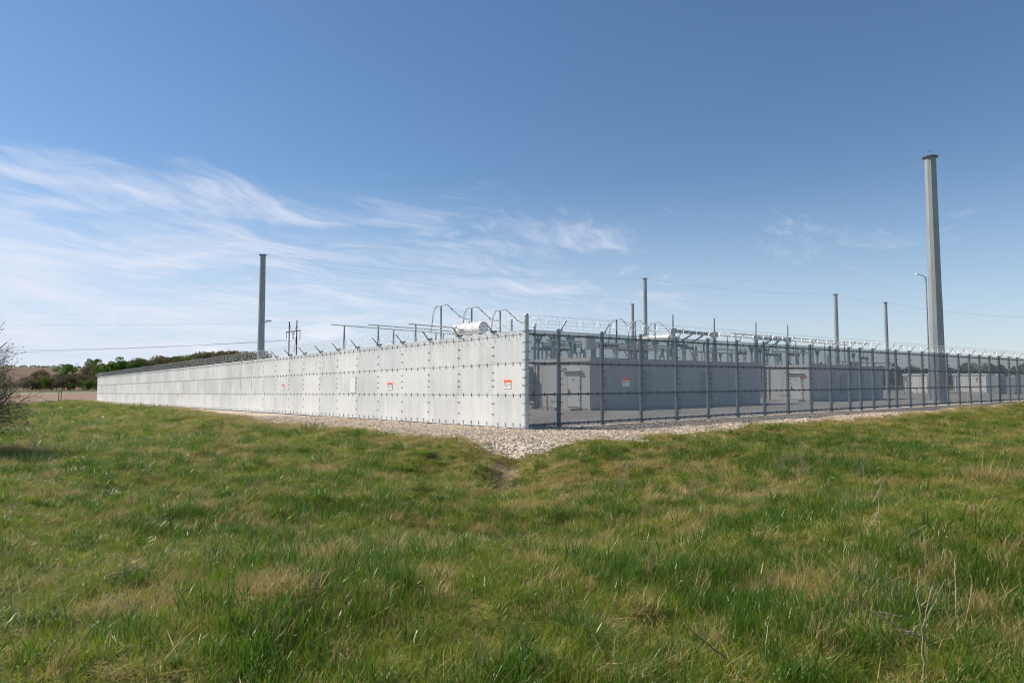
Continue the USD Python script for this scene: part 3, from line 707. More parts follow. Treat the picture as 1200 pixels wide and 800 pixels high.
obj('stack', mb, M['trim'], t); obj('stand', MB().tube([(0, 0, 0), (0, 0, zz - 1.5)], .1, 8), M['galv'], t); obj('cap', MB().tube([(0, 0, zz - .1), (0, 0, zz + .12), (0, 0, zz + .2)], [.16, .15, .04], 10), M['white'], t, smooth=40)

# disconnect switches: green vee of insulators on a grey column
HS = 5.4


def make_switch(label, loc):
    t = thing('disconnect_switch', label, 'switch', loc, RZ_R)
    obj('column', MB().tube([(0, 0, 0), (0, 0, HS)], .13, 8), M['galv'], t)
    obj('base_channel', MB().box((0, 0, HS), (.5, .2, .12)), M['galv'], t)
    for s_ in (-1, 1):
        mb = MB(); sheds(mb, (s_ * .1, 0, HS + .05), (s_ * .42, 0, HS + .55), .12, 5)
        obj('insulator', mb, M['green'], t)
    obj('blade', MB().tube([(-.62, 0, HS + .62), (.62, 0, HS + .62)], .055, 7), M['green'], t)
    mb = MB(); sheds(mb, (0, 0, HS + .05), (0, 0, HS + .6), .13, 5); obj('centre_insulator', mb, M['green'], t)
    return t


sw = None
spots = [(630.5, 393.3, 62), (649, 395, 64), (668.5, 396, 66), (640, 404.5, 78), (736.8, 399.5, 74), (752.7, 400.3, 76), (767.8, 401.5, 78), (844, 413.5, 118), (856.5, 414, 118), (880.5, 407, 86), (890.5, 408, 88), (899, 408.5, 90), (941, 410.3, 94), (957.5, 411, 96), (1000, 414, 104)]
for k, (px, py, Y) in enumerate(sorted(spots)):
    p = W(px, py, Y); g = float(gz(p[0], p[1])); s = (p[2] - g) / (HS + .62)
    ordn = (ORD + ['thirteenth', 'fourteenth', 'fifteenth'])[k]
    lab = f'green vee shaped switch on a grey column seen through the shaded fence, {ordn} from left'
    if sw is None:
        sw = make_switch(lab, (p[0], p[1], g)); sw_s = s
        UsdGeom.Xformable(sw).AddScaleOp().Set(Gf.Vec3f(1, 1, s))
    else:
        dup(sw, (p[0], p[1], g), RZ_R, lab, scale=(1, 1, s))

# green drum insulators (breakers) on frames
bk = None
spots = [(673, 408, 60), (682.7, 407.5, 62), (775.7, 413, 74), (785.4, 412.5, 75), (815, 411, 88), (824, 407.5, 90), (913.8, 418, 78), (971, 420, 88), (981.5, 419.6, 92)]
for k, (px, py, Y) in enumerate(spots):
    p = W(px, py, Y); g = float(gz(p[0], p[1]))
    lab = f'stout green drum insulator on a steel frame seen through the shaded fence, {ORD[k]} from left'
    if bk is None:
        h0 = p[2] - g
        bk = thing('insulator_stand', lab, 'insulator', (p[0], p[1], g), RZ_R)
        mb = MB(); sheds(mb, (0, 0, h0 - .35), (0, 0, h0 + .4), .21, 7, .8); obj('drum', mb, M['green'], bk)
        obj('cap', MB().tube([(0, 0, h0 + .4), (0, 0, h0 + .5)], .14, 10), M['bus'], bk)
        fm = MB()
        for sx in (-.3, .3): fm.bar((sx, 0, 0), (sx, 0, h0 - .4), .1)
        fm.bar((-.4, 0, h0 - .42), (.4, 0, h0 - .42), .12).bar((-.3, 0, .4), (.3, 0, h0 - 1.2), .05)
        obj('frame', fm, M['galv'], bk)
    else:
        dup(bk, (p[0], p[1], g), RZ_R, lab, scale=(1, 1, (p[2] - g) / h0))


# tube busbars on supports (along DR)
def busbar(label, p0, p1, n, r=.05, aframe=False):
    p0, p1 = np.asarray(p0), np.asarray(p1)
    t = thing('tube_busbar', label, 'busbar', (p0[0], p0[1], float(gz(p0[0], p0[1]))))
    g0 = np.array([p0[0], p0[1], float(gz(p0[0], p0[1]))])
    obj('tube', MB().tube([p0 - g0, p1 - g0], r, 8), M['bus'], t, smooth=40)
    for k in range(n):
        q = p0 + (p1 - p0) * ((k + .12) / n); gq = float(gz(q[0], q[1])); q = q - g0; lo = gq - g0[2]
        mb = MB()
        if aframe:
            e = DR * .35 * (1 if k % 2 else 1)
            mb.bar(q - [0, 0, .1], np.array([*(q - e)[:2], lo]), .08).bar(q - [0, 0, .1], np.array([*(q + e)[:2], lo]), .08).bar(np.array([*(q - e * .55)[:2], lo + (q[2] - lo) * .45]), np.array([*(q + e * .55)[:2], lo + (q[2] - lo) * .45]), .06)
        else:
            mb.bar(q - [0, 0, .5], np.array([*q[:2], lo]), .16)
        obj('support', mb, M['galv'], t)
        ins = MB(); sheds(ins, q - [0, 0, .5], q - [0, 0, .04], .1, 4); obj('insulator', ins, M['trim'], t)
    return t


Z = np.array([0, 0, 1.0])
for lab, px, py, Y, L, n, af in (('left end tube busbar on slender splayed legs above the sunlit fence', 388, 380.3, 70, 24, 2, True),
                            ('middle tube busbar above the sunlit fence, starting over its splayed legs', 431.5, 380.3, 66, 18, 2, True),
                            ('right tube busbar above the sunlit fence, ending behind the white cable posts', 479, 379.5, 62, 12, 2, True),
                            ('lower tube busbar on thick posts above the sunlit fence', 455, 385.5, 74, 16, 3, False)):
    p = W(px, py, Y); busbar(lab, p, p + DR * L - Z * .02 * L, n, .055, af)
for lab, px, py, Y, L, n in (('upper pale tube busbar above the nearest hut roof, seen through the fence', 640, 398.5, 60, 16, 3), ('second pale tube busbar above the nearest hut roof, seen through the fence', 628, 401.5, 66, 20, 3),
                             ('lowest pale tube busbar above the nearest hut roof, seen through the fence', 650, 405, 72, 18, 3), ('pale tube busbar over the far half of the nearest hut roof', 832, 408.6, 84, 8, 2),
                             ('short pale tube busbar left of the far half of the nearest hut roof', 812, 412, 80, 7, 2), ('pale tube busbar over the second hut roof', 905, 411.5, 86, 10, 2), ('long low pale tube busbar right of the second hut', 985, 423.5, 92, 14, 3),
                             ('pale tube busbar above the second hut crossing the razor wire line', 856, 390.5, 92, 40, 4), ('thin pale tube busbar just below the highest one over the huts', 847, 393.5, 96, 36, 4)):
    p = W(px, py, Y); busbar(lab, p, p + DR * L, n, .085)

# steel gantry with lightning spikes
p0 = W(788.5, 388, 80.0)
xs_ = [(788.5, 80.0, 368.5, 387.5), (837, 84.5, 373, 392.3), (885.8, 89.5, 377.3, 396), (923, 93.5, 380.5, 398.5)]
t = thing('steel_gantry', 'grey steel gantry with four lightning spikes showing above the shaded fence', 'gantry', (p0[0], p0[1], float(gz(p0[0], p0[1]))))
g0 = np.array([p0[0], p0[1], float(gz(p0[0], p0[1]))]); tops = []
for px, Y, pt, pb in xs_:
    a_ = W(px, pb, Y) - g0; s_ = W(px, pt, Y) - g0; lo = float(gz((a_ + g0)[0], (a_ + g0)[1])) - g0[2]
    tops.append(a_)
    obj('column', MB().tube([(a_[0] - .25, a_[1], lo), (a_[0] - .1, a_[1], a_[2])], .15, 8).tube([(a_[0] + .35, a_[1] + .2, lo), (a_[0] + .1, a_[1], a_[2])], .15, 8), M['galv'], t)
    obj('spike', MB().tube([a_, s_], [.11, .08], 8), M['pole'], t)
    obj('joint', MB().box(a_, (.7, .6, .6)), M['galv'], t)
for a_, b_ in ((0, 1), (2, 3)):
    obj('beam', MB().bar(tops[a_], tops[b_], .42, .34), M['pole'], t)
    for k in (.45, .72):
        q = tops[a_] + (tops[b_] - tops[a_]) * k
        obj('stay', MB().bar(q - [0, 0, .2], q - [1.4, .6, 1.0], .16), M['bluegrey'], t)
obj('thin_beam', MB().bar(tops[1], tops[2], .08, .08), M['bus'], t)

# tall grey drum behind the nearest hut
p = W(690, 394, 58.0); g = float(gz(p[0], p[1])); H = p[2] - g
t = thing('oil_drum', 'upright grey steel drum above the door of the nearest hut', 'tank', (p[0], p[1], g))
obj('drum', MB().tube([(0, 0, H - 1.1), (0, 0, H)], .55, 24), M['tank'], t, smooth=40)
obj('lid', MB().tube([(0, 0, H), (0, 0, H + .05)], .58, 24), M['trim'], t, smooth=40)
obj('stand', MB().bar((-.4, -.4, 0), (-.4, -.4, H - 1.1), .1).bar((.4, -.4, 0), (.4, -.4, H - 1.1), .1).bar((.4, .4, 0), (.4, .4, H - 1.1), .1).bar((-.4, .4, 0), (-.4, .4, H - 1.1), .1), M['galv'], t)

# steel support frames that fill the switchyard behind the huts
fr0 = None
for k, (px, Y, top) in enumerate(((636, 70, 408), (661, 72, 409), (713, 66, 404), (729, 80, 409), (748, 68, 411), (795, 76, 404), (806, 92, 407), (868, 96, 413), (905, 80, 415), (930, 90, 415), (1012, 96, 419))):
    p = W(px, top, Y); g = float(gz(p[0], p[1])); h = p[2] - g
    lab = f'grey steel support frame among the switchgear seen through the fence, {ORD[k]} from left'
    if fr0 is None:
        h0f = h
        fr0 = thing('support_frame', lab, 'steel frame', (p[0], p[1], g), RZ_R)
        for sx in (-1.1, 1.1): obj('leg', MB().bar((sx, 0, 0), (sx, 0, h), .17), M['galv'], fr0)
        obj('beam', MB().bar((-1.4, 0, h - .05), (1.4, 0, h - .05), .2, .26), M['rail'], fr0)
        obj('brace', MB().bar((-1.1, 0, h - .9), (-.3, 0, h - .15), .08).bar((1.1, 0, h - .9), (.3, 0, h - .15), .08), M['galv'], fr0)
        for sx in (-1, 0, 1):
            mb = MB(); sheds(mb, (sx, 0, h + .08), (sx, 0, h + .75), .1, 5); obj('insulator', mb, M['trim'], fr0)
        obj('conduit', MB().tube([(.5, -.1, 0), (.5, -.1, h - .3), (.2, -.1, h - .1)], .05, 6), M['bus'], fr0)
    else:
        dup(fr0, (p[0], p[1], g), RZ_R, lab, scale=(1, 1, h / h0f))

# low switchgear cabinets far right
for k, (px, Y, w, h) in enumerate(((1172, 96, 2.6, 2.6), (1190, 98, 2.4, 2.4), (1207, 100, 2.4, 2.7))):
    b = base_at(px, Y)
    t = thing('switchgear_cabinet', f'grey ribbed switchgear cabinet at the far right behind the fence, {ORD[k]} from left', 'cabinet', b, RZ_R)
    obj('case', MB().box((w / 2, .6, h / 2), (w, 1.2, h)), M['trim'], t)
    for q in range(4): obj('shelf_rib', MB().box((w / 2, -.03, .4 + q * .55), (w + .06, .06, .06)), M['tank'], t)
    obj('top_vent', MB().box((w * .4, .5, h + .12), (.7, .5, .24)), M['bus'], t)

# two dark stakes beyond the fence end
for k, (px, yt) in enumerate(((69.3, 455.5), (72.2, 457))):
    b = base_at(px, 96.0); h = W(px, yt, 96.0)[2] - b[2]
    t = thing('field_stake', ['taller left dark stake at the edge of the ploughed field', 'shorter right dark stake at the edge of the ploughed field'][k], 'stake', b)
    obj('stake', MB().tube([(0, 0, -.2), (.03, 0, h)], [.05, .045], 6), M['bark'], t); obj('pointed_top', MB().tube([(.03, 0, h), (.03, 0, h + .08)], [.045, .01], 6), M['wood'], t)


# ------------------------------------------------------------------ trees
def leaf_cloud(rnd, centres, radii, n, size, squash=.8):
    """Small leaf faces spread through several clumps."""
    k = rnd.integers(0, len(centres), n)
    u = rnd.normal(size=(n, 3)); u /= np.linalg.norm(u, axis=1, keepdims=True)
    c = np.asarray(centres)[k] + u * (np.asarray(radii)[k] * rnd.uniform(.35, 1.05, n) ** .6)[:, None] * [1, 1, squash]
    a = rnd.normal(size=(n, 3)); a /= np.linalg.norm(a, axis=1, keepdims=True)
    b = np.cross(a, rnd.normal(size=(n, 3))); b /= np.linalg.norm(b, axis=1, keepdims=True) + 1e-9
    s = (size * rnd.uniform(.6, 1.4, n))[:, None]
    v = np.stack([c - a * s, c + b * s * .55, c + a * s, c - b * s * .55], 1).reshape(-1, 3)
    q = np.arange(n)[:, None] * 4 + np.array([0, 1, 2, 3])
    return v, q


def limbs(rnd, H, spread, n, r0, twigs=0):
    mb = MB(); tips = []
    mb.tube([(0, 0, -.3), (.03 * H * rnd.normal(), .02 * H, H * .4), (0, .03 * H * rnd.normal(), H * .8)], [r0, r0 * .7, r0 * .2], 7)
    for k in range(n):
        z = H * rnd.uniform(.06, .7); an = rnd.uniform(0, 6.28); L = spread * rnd.uniform(.5, 1.05); e = np.array([math.cos(an) * L, math.sin(an) * L, z + H * rnd.uniform(.12, .32)])
        m = e * .55 + np.array([0, 0, z]) * .45 + rnd.normal(size=3) * .1
        mb.tube([(0, 0, z), m, e], [r0 * .4, r0 * .25, r0 * .08], 5); tips.append(e)
        for q in range(twigs):
            s = m + (e - m) * rnd.uniform(0, 1); d = rnd.normal(size=3) * spread * .28 + np.array([0, 0, spread * .2]); mb.tube([s, s + d * .5 + rnd.normal(size=3) * .05, s + d], [r0 * .06, r0 * .045, r0 * .02], 3, caps=False)
    return mb, tips


def tree_proto(name, label, cat, seed, H, spread, leafm, n, size, loc, rz, nl=9, twigs=0, crown='crown', group=None, scale=1.0):
    rnd = np.random.default_rng(seed)
    t = thing(name, label, cat, loc, rz, group)
    UsdGeom.Xformable(t).AddScaleOp().Set(Gf.Vec3f(scale))
    mb, tips = limbs(rnd, H, spread, nl, H * .022, twigs)
    obj('trunk', mb, M['bark'], t)
    cen = [e + rnd.normal(size=3) * .15 for e in tips] + [np.array([rnd.normal() * spread * .25, rnd.normal() * spread * .25, H * q_]) for q_ in (.25, .42, .55, .68, .8, .9, .5, .35)]
    rad = [spread * rnd.uniform(.26, .46) for _ in cen]
    obj(crown, leaf_cloud(rnd, cen, rad, n, size), M[leafm], t)
    return t


def tree_loc(px, Y): return base_at(px, Y)


TP = {}


def tree(kind, px, Y, h, label, group=None):
    """kinds: leafy, dark, bare, budding, bush."""
    spec = {'leafy': ('leafy_tree', 9.0, 3.6, 'leaf_green', 2600, .26, 0, 10), 'dark': ('leafy_tree', 9.0, 3.2, 'leaf_dark', 2600, .26, 0, 10), 'bare': ('bare_tree', 9.0, 3.0, 'leaf_grey', 900, .10, 9, 16), 'budding': ('budding_tree', 9.0, 3.8, 'leaf_brown', 3600, .20, 4, 14),
            'bush': ('leafy_shrub', 5.0, 3.0, 'leaf_lime', 2000, .24, 0, 10), 'scrub': ('bare_shrub', 5.0, 3.2, 'leaf_grey', 2600, .13, 10, 18)}[kind]
    nm, H, sprd, lm, n, sz, tw, nl = spec
    b = tree_loc(px, Y); rz = random.uniform(0, 6.28)
    v = random.randrange(2)
    if (kind, v) not in TP:
        TP[(kind, v)] = tree_proto(nm, label, 'tree' if 'tree' in nm else 'shrub', hash((len(kind), v)) % 1000 + ord(kind[0]), H, sprd, lm, n, sz, b, rz, nl, tw, group=group, scale=h / H)
    else:
        dup(TP[(kind, v)], b, rz, label, scale=h / H, group=group)


# named trees at the left, then the woods
tree('leafy', 75.5, 300, 11.3, 'round dark green tree standing alone above the hedge left of the fence end')
tree('bare', 99.3, 330, 12.4, 'thin leafless tree on the skyline right of the round green tree')
tree('leafy', 109.5, 480, 13.5, 'small round tree on the skyline just left of the fence end')
tree('bush', 53, 285, 5.2, 'bright green shrub at the field edge below the round green tree')
tree('bush', 105, 282, 4.2, 'lime green shrub against the far end of the sunlit fence')
tree('bush', 83, 284, 3.0, 'low bright shrub in the hedge between the two stakes and the fence end')
tree('scrub', 66.5, 286, 6.2, 'tall grey brown bare shrub right of the bright green shrub')
tree('budding', 47, 292, 9.0, 'olive brown tree above the bright green shrub')
for px, Y, h in ((-20, 285, 5), (8, 284, 4.6), (18, 288, 5.5), (28, 284, 5), (38, 286, 5.4), (73, 288, 6.5), (79, 287, 6), (87, 288, 6.6), (92, 286, 6.2), (97, 289, 6.8), (102, 287, 6), (113, 288, 6), (60, 290, 6.6), (33, 290, 5), (43, 287, 4.4)):
    tree(random.choice(['scrub', 'scrub', 'bush']) if h < 5.5 else random.choice(['scrub', 'budding']), px, Y, h, 'grey brown shrub in the hedge beyond the ploughed field', 'hedge beyond the ploughed field')
for k, (px, Y, h) in enumerate(((122, 330, 11.5), (128, 335, 12), (134, 330, 12.6), (139, 335, 13.6), (145, 332, 13.8), (150, 336, 13.5), (156, 333, 13))):
    tree('dark' if px > 140 else 'leafy', px, Y, h * .97, f'dark green tree over the far end of the sunlit fence, {ORD[k]} from left', 'green clump above the far fence')
for k in range(64):
    px = 108 + k * 3.2 + random.uniform(-2, 2); Y = random.uniform(345, 400)
    top = 431.5 - 9.5 * sstep(120, 260, px) + random.uniform(-1.5, 2.5)
    b = base_at(px, Y); h = float(W(px, top, Y)[2] - b[2])
    tree(random.choice(['budding', 'budding', 'budding', 'leafy']), px, Y, h * 1.22, 'brownish spring tree in the wood behind the sunlit fence', 'wood behind the sunlit fence')
# far wood behind the yard on the right: one mass
rnd = np.random.default_rng(31); cen, rad = [], []
for px in np.arange(620, 1330, 5.0):
    Y = 430 + rnd.uniform(0, 90); h = rnd.uniform(11, 16); b = base_at(px, Y)
    for z in (.3, .55, .8): cen.append(b + [rnd.normal() * 2, rnd.normal() * 2, h * z]); rad.append(h * rnd.uniform(.22, .34))
o = obj('distant_wood', leaf_cloud(rnd, cen, rad, 42000, 1.0), M['leaf_brown'], label='low distant wood along the horizon behind the yard at the right', kind='stuff')
data(o, cat='wood')
rnd = np.random.default_rng(33); cen, rad = [], []
for px in np.arange(-160, 130, 6.0):
    Y = 900 + rnd.uniform(0, 60); b = base_at(px, Y); h = rnd.uniform(3, 8)
    cen.append(b + [0, 0, h * .5]); rad.append(h * .6)
o = obj('skyline_hedge', leaf_cloud(rnd, cen, rad, 5000, 1.0), M['leaf_dark'], label='thin dark hedge along the crest of the brown hill', kind='stuff')
data(o, cat='hedge')

# large bare shrub at the left edge
rnd = np.random.default_rng(12)
b = np.array([-16.6, 20.3, 0]); b[2] = float(gz(b[0], b[1])) - .1
t = thing('budding_shrub', 'large twiggy shrub with a few new leaves at the left edge of the meadow', 'shrub', b)
wood, tips = MB(), []


def grow(p, d, L, r, lvl):
    d = d / np.linalg.norm(d); n = 4; pts = [p]; dd = d.copy()
    for k in range(n):
        dd = dd + rnd.normal(size=3) * .16 + np.array([0, 0, .05 if lvl < 2 else -.02]); dd /= np.linalg.norm(dd); pts.append(pts[-1] + dd * L / n)
    wood.tube(pts, np.linspace(r, r * .45, n + 1), 5 if lvl < 2 else 3, caps=False)
    if lvl >= 4: tips.append(pts[-1]); return
    for k in range([7, 6, 5, 5][lvl]):
        s = rnd.uniform(.25, 1.0); q = pts[int(s * n)]
        grow(q, dd + rnd.normal(size=3) * [.62, .62, .5], L * rnd.uniform(.45, .72), r * .5, lvl + 1)
    tips.append(pts[-1])


for k in range(9):
    an = k / 9 * 6.28 + rnd.uniform(-.3, .3)
    grow(np.array([math.cos(an) * .25, math.sin(an) * .25, 0]), np.array([math.cos(an) * .40, math.sin(an) * .40, 1.0]), 2.45 * rnd.uniform(.8, 1.15), .05, 0)
obj('branches', wood, M['bark'], t)
tips = np.array(tips); tips = tips[(tips[:, 0] < 1.5) | (rnd.uniform(size=len(tips)) < .3)]
obj('leaves', leaf_cloud(rnd, tips, np.full(len(tips), .15), 11000, .026, 1.0), M['leaf_green'], t)


# ------------------------------------------------------------------ grass, stones, dry stems
def blades(rnd, n, spread, hmin, hmax, w, lean, curl, flat=0.0):
    """A tuft of n bent blades as one small mesh."""
    V, Fc = [], []
    for k in range(n):
        an = rnd.uniform(0, 6.28); rr = spread * math.sqrt(rnd.uniform())
        p = np.array([math.cos(an) * rr, math.sin(an) * rr, -.02])
        L = rnd.uniform(hmin, hmax); az = rnd.uniform(0, 6.28); th = abs(rnd.normal()) * lean + flat
        side = np.array([-math.sin(az), math.cos(az), 0]); tw = rnd.uniform(-.6, .6)
        side = side * math.cos(tw) + np.array([math.cos(az), math.sin(az), 0]) * math.sin(tw)
        pts = [p]; c = rnd.uniform(.3, 1) * curl
        for s in range(3):
            d = np.array([math.cos(az) * math.sin(th), math.sin(az) * math.sin(th), math.cos(th)]); pts.append(pts[-1] + d * L / 3); th += c
        ww = w * rnd.uniform(.7, 1.3); n0 = len(V)
        for s, f in ((0, .8), (1, 1), (2, .7)): V += [pts[s] - side * ww * f / 2, pts[s] + side * ww * f / 2]
        V.append(pts[3])
        Fc += [[n0, n0 + 1, n0 + 3], [n0, n0 + 3, n0 + 2], [n0 + 2, n0 + 3, n0 + 5], [n0 + 2, n0 + 5, n0 + 4], [n0 + 4, n0 + 5, n0 + 6]]
    return np.array(V), np.array(Fc)


def scatter(name, label, cat, protos, pos, idx, yaw, scl, tilt=None):
    pi = UsdGeom.PointInstancer.Define(stage, f'/World/{name}')
    data(pi.GetPrim(), label, cat, None, 'stuff')
    rel = pi.CreatePrototypesRel()
    for k, (m, mat, nm) in enumerate(protos):
        pth = f'/World/{name}/{nm}_{k:03d}' if k else f'/World/{name}/{nm}'
        usdkit.mesh(stage, pth, m, mat, smooth=False); rel.AddTarget(pth)
    pi.CreatePositionsAttr(Vt.Vec3fArray.FromNumpy(pos.astype(np.float32)))
    pi.CreateProtoIndicesAttr(Vt.IntArray.FromNumpy(idx.astype(np.int32)))
    q = np.zeros((len(pos), 4), np.float32); q[:, 0] = np.cos(yaw / 2); q[:, 3] = np.sin(yaw / 2)       # w, x, y, z
    if tilt is not None:
        tx, ty = tilt; q2 = np.stack([np.cos(np.hypot(tx, ty) / 2), np.sin(tx / 2), np.sin(ty / 2), 0 * tx], -1); q2 /= np.linalg.norm(q2, axis=1, keepdims=True)
        w1, x1, y1, z1 = q2.T; w2, x2, y2, z2 = q.T
        q = np.stack([w1 * w2 - z1 * z2 - x1 * x2 - y1 * y2, w1 * x2 + x1 * w2 + y1 * z2 - z1 * y2, w1 * y2 - x1 * z2 + y1 * w2 + z1 * x2, w1 * z2 + x1 * y2 - y1 * x2 + z1 * w2], -1)
    pi.CreateOrientationsAttr(Vt.QuathArray([Gf.Quath(float(a), float(b_), float(c_), float(d_)) for a, b_, c_, d_ in q]))
    s = np.asarray(scl); s = np.repeat(s[:, None], 3, 1) if s.ndim == 1 else s
    pi.CreateScalesAttr(Vt.Vec3fArray.FromNumpy(s.astype(np.float32)))


def spots_in(n_per, r0, r1, half=.80):
    """Random places between two distances in the wedge in front of the standpoint."""
    A = half * (r1 * r1 - r0 * r0); n = int(n_per * A)
    y = np.sqrt(RNG.uniform(r0 * r0, r1 * r1, n)); x = RNG.uniform(-half, half, n) * y
    return x, y


X, Y, S = [], [], []
for dens, r0, r1, sc in ((320, 2.4, 7, .72), (170, 7, 13, .92), (85, 13, 24, 1.25), (30, 24, 45, 1.7), (9, 45, 110, 2.6)):
    x, y = spots_in(dens, r0, r1); X.append(x); Y.append(y); S.append(np.full(len(x), sc))
X, Y, S = map(np.concatenate, (X, Y, S))
a, b = ab(X, Y); d = np.hypot(np.maximum(-a, 0), np.maximum(-b, 0)); aw = apron_width(a, b, X, Y)
edge = d - aw
keep = (d > 0) & (edge > RNG.uniform(-.25, .3, len(X))) & ~((b > 103) & (X < 0))
keep &= ~((np.hypot((X + .15) / .42, (Y - 18.2) / 1.1) < 1) & (RNG.uniform(size=len(X)) < .45))
X, Y, S, a, b, d, edge = (q[keep] for q in (X, Y, S, a, b, d, edge))
n1, n2, n3 = fb(X, Y, 1.9, 4, 41), fb(X, Y, .8, 3, 42), fb(X, Y, .5, 2, 43)
rnd = np.random.default_rng(3)
protos = []
KIND = {}
for kind, cnt, args, mat in (('grass_tuft', 4, (34, .14, .06, .19, .0062, .85, .60), 'grass_mid'), ('lush_tuft', 4, (36, .15, .09, .24, .0088, .85, .68), 'grass_lush'), ('olive_tuft', 3, (34, .15, .05, .16, .0054, .9, .55), 'grass_olive'),
                             ('dry_tuft', 4, (24, .14, .08, .22, .0050, 1.0, .45), 'grass_dry'), ('fine_tuft', 3, (40, .16, .04, .12, .0050, .85, .55), 'grass_mid'), ('thatch', 3, (40, .17, .06, .2, .0042, .25, .25, 1.0), 'grass_dry'),
                             ('tussock', 3, (70, .15, .16, .34, .0080, .70, .70), 'grass_lush'), ('dry_tussock', 2, (70, .13, .14, .32, .0048, .85, .65), 'grass_dry'), ('leafy_weed', 3, (16, .05, .05, .11, .022, .7, .5), 'weed_leaf'), ('fallen_stalk', 3, (9, .22, .15, .45, .0050, .12, .08, 1.25), 'grass_dry')):
    KIND[kind] = []
    for k in range(cnt):
        KIND[kind].append(len(protos)); protos.append((blades(rnd, *args), M[mat], f'{kind}_{"abcdef"[k]}' if k else kind))
protos = [(m, mt, nm.split('_tuft')[0] + '_tuft' if 'tuft' in nm else nm.rsplit('_', 1)[0] if nm[-2] == '_' else nm) for m, mt, nm in protos]
u = RNG.uniform(size=len(X))
lush = n1 + .7 * n2 + .03
# drier ground: near the gravel, in a band across the middle, at right foreground; greener at the far right and left
dry = .9 * fb(X, Y, 2.0, 3, 51) + .8 * fb(X, Y, .6, 2, 52) + .16 * np.exp(-((edge - .6) / 1.0) ** 2) + .10 * np.exp(-(((X - 2.6) / 2.0) ** 2 + ((Y - 10.5) / 2.5) ** 2)) + .12 * np.exp(-(((X - 3.2) / 1.2) ** 2 + ((Y - 5.5) / 1.6) ** 2)) + .08 * np.exp(-(((X - 4) / 4) ** 2 + ((Y - 16.5) / 3) ** 2))
lush = lush + .16 * np.exp(-(((X - 9.5) / 3.5) ** 2 + ((Y - 21) / 4) ** 2)) - .5 * np.maximum(dry, 0)
pick = np.where(u < .34, 0, np.where(u < .60, 2, np.where(u < .86, 4, 5)))
pick = np.where((lush > .07) & (u < np.clip(.12 + 1.5 * (lush - .07), 0, .48)), 1, pick)
pick = np.where((dry > .125) & (u < np.clip(.25 + 2.2 * (dry - .125), 0, .75)), np.where(u * 7 % 1 < .55, 5, 3), pick)
pick = np.where(RNG.uniform(size=len(X)) < .09, 5, pick)
pick = np.where((pick > 3) & (RNG.uniform(size=len(X)) < .05), 3, pick)
far = b * 0 + d
strip = (edge < 1.7) & (b > 5) & (a < 0)                                  # tan dry fringe along the left gravel
pick = np.where(strip & (RNG.uniform(size=len(X)) < .85 - .3 * edge), 3, pick)
strip = (edge < 1.2) & (a > 12)
pick = np.where(strip & (RNG.uniform(size=len(X)) < .8), 3, pick)
u2 = RNG.uniform(size=len(X)); clump = fb(X, Y, 1.6, 3, 81) + .5 * fb(X, Y, .7, 2, 82)
pt = np.clip(.012 + .16 * np.maximum(clump, 0), 0, .05)
pick = np.where((edge > 1.0) & (u2 < pt), 6, pick)
pick = np.where((edge > .5) & (u2 > 1 - np.clip(.006 + .07 * np.maximum(dry, 0), 0, .03)), 7, pick)
pick = np.where((u2 > .5) & (u2 < .512 + .05 * (n2 > .12)), 8, pick)
pick = np.where((u2 > .7) & (u2 < .725 + .16 * np.exp(-(((X - 2.9) / 1.0) ** 2 + ((Y - 5.0) / 1.3) ** 2))), 9, pick)
lists = [KIND[k] for k in ('grass_tuft', 'lush_tuft', 'olive_tuft', 'dry_tuft', 'fine_tuft', 'thatch', 'tussock', 'dry_tussock', 'leafy_weed', 'fallen_stalk')]
idx = np.array([lists[p][int(q * len(lists[p]))] for p, q in zip(pick, RNG.uniform(size=len(X)))])
hs = np.where((a > 10) & (edge < 1.5), .7, 1.0) * np.clip(1 + 1.1 * n1 + .9 * n2 - .35 * np.exp(-(edge / 2.0) ** 2) + np.where(pick == 1, .15, 0), .55, 1.7) * RNG.uniform(.75, 1.25, len(X))
wide = S * RNG.uniform(.85, 1.2, len(X))
hgt = hs * np.where(S > 1.3, S * .72, 1.0)
P = np.stack([X, Y, gz(X, Y)], -1)
print('grass tufts', len(X))
scatter('meadow_grass', 'uneven green spring grass with dry patches covering the foreground', 'grass', protos, P, idx, RNG.uniform(0, 6.28, len(X)), np.stack([wide, wide, hgt], -1), (.22 * fb(X, Y, 1.2, 2, 71) + RNG.normal(size=len(X)) * .24, .05 + .22 * fb(X, Y, 1.2, 2, 72) + RNG.normal(size=len(X)) * .24))

# loose stones on the gravel strip
x, y = spots_in(95, 12, 40, .78)
a, b = ab(x, y); d = np.hypot(np.maximum(-a, 0), np.maximum(-b, 0)); e = d - apron_width(a, b, x, y)
k = (d > .02) & (e < RNG.uniform(-.5, .45, len(x))); x, y = x[k], y[k]
sp_ = []
for q in range(6):
    s = trimesh.creation.icosphere(subdivisions=1, radius=1.0); v = np.array(s.vertices); r_ = np.random.default_rng(60 + q)
    v = v * (1 + .28 * r_.normal(size=(len(v), 1))) * [1, r_.uniform(.6, .9), r_.uniform(.45, .7)]
    sp_.append(((v, np.array(s.faces)), M[['stone_a', 'stone_a', 'stone_b', 'stone_c', 'stone_a', 'stone_b'][q]], 'stone'))
scatter('gravel_stones', 'loose cream and tan stones lying on the gravel strip', 'gravel', sp_, np.stack([x, y, gz(x, y) + .008], -1), RNG.integers(0, 6, len(x)), RNG.uniform(0, 6.28, len(x)), RNG.uniform(.012, .042, len(x)) * np.where(y > 26, 1.25, 1))
print('stones', len(x))


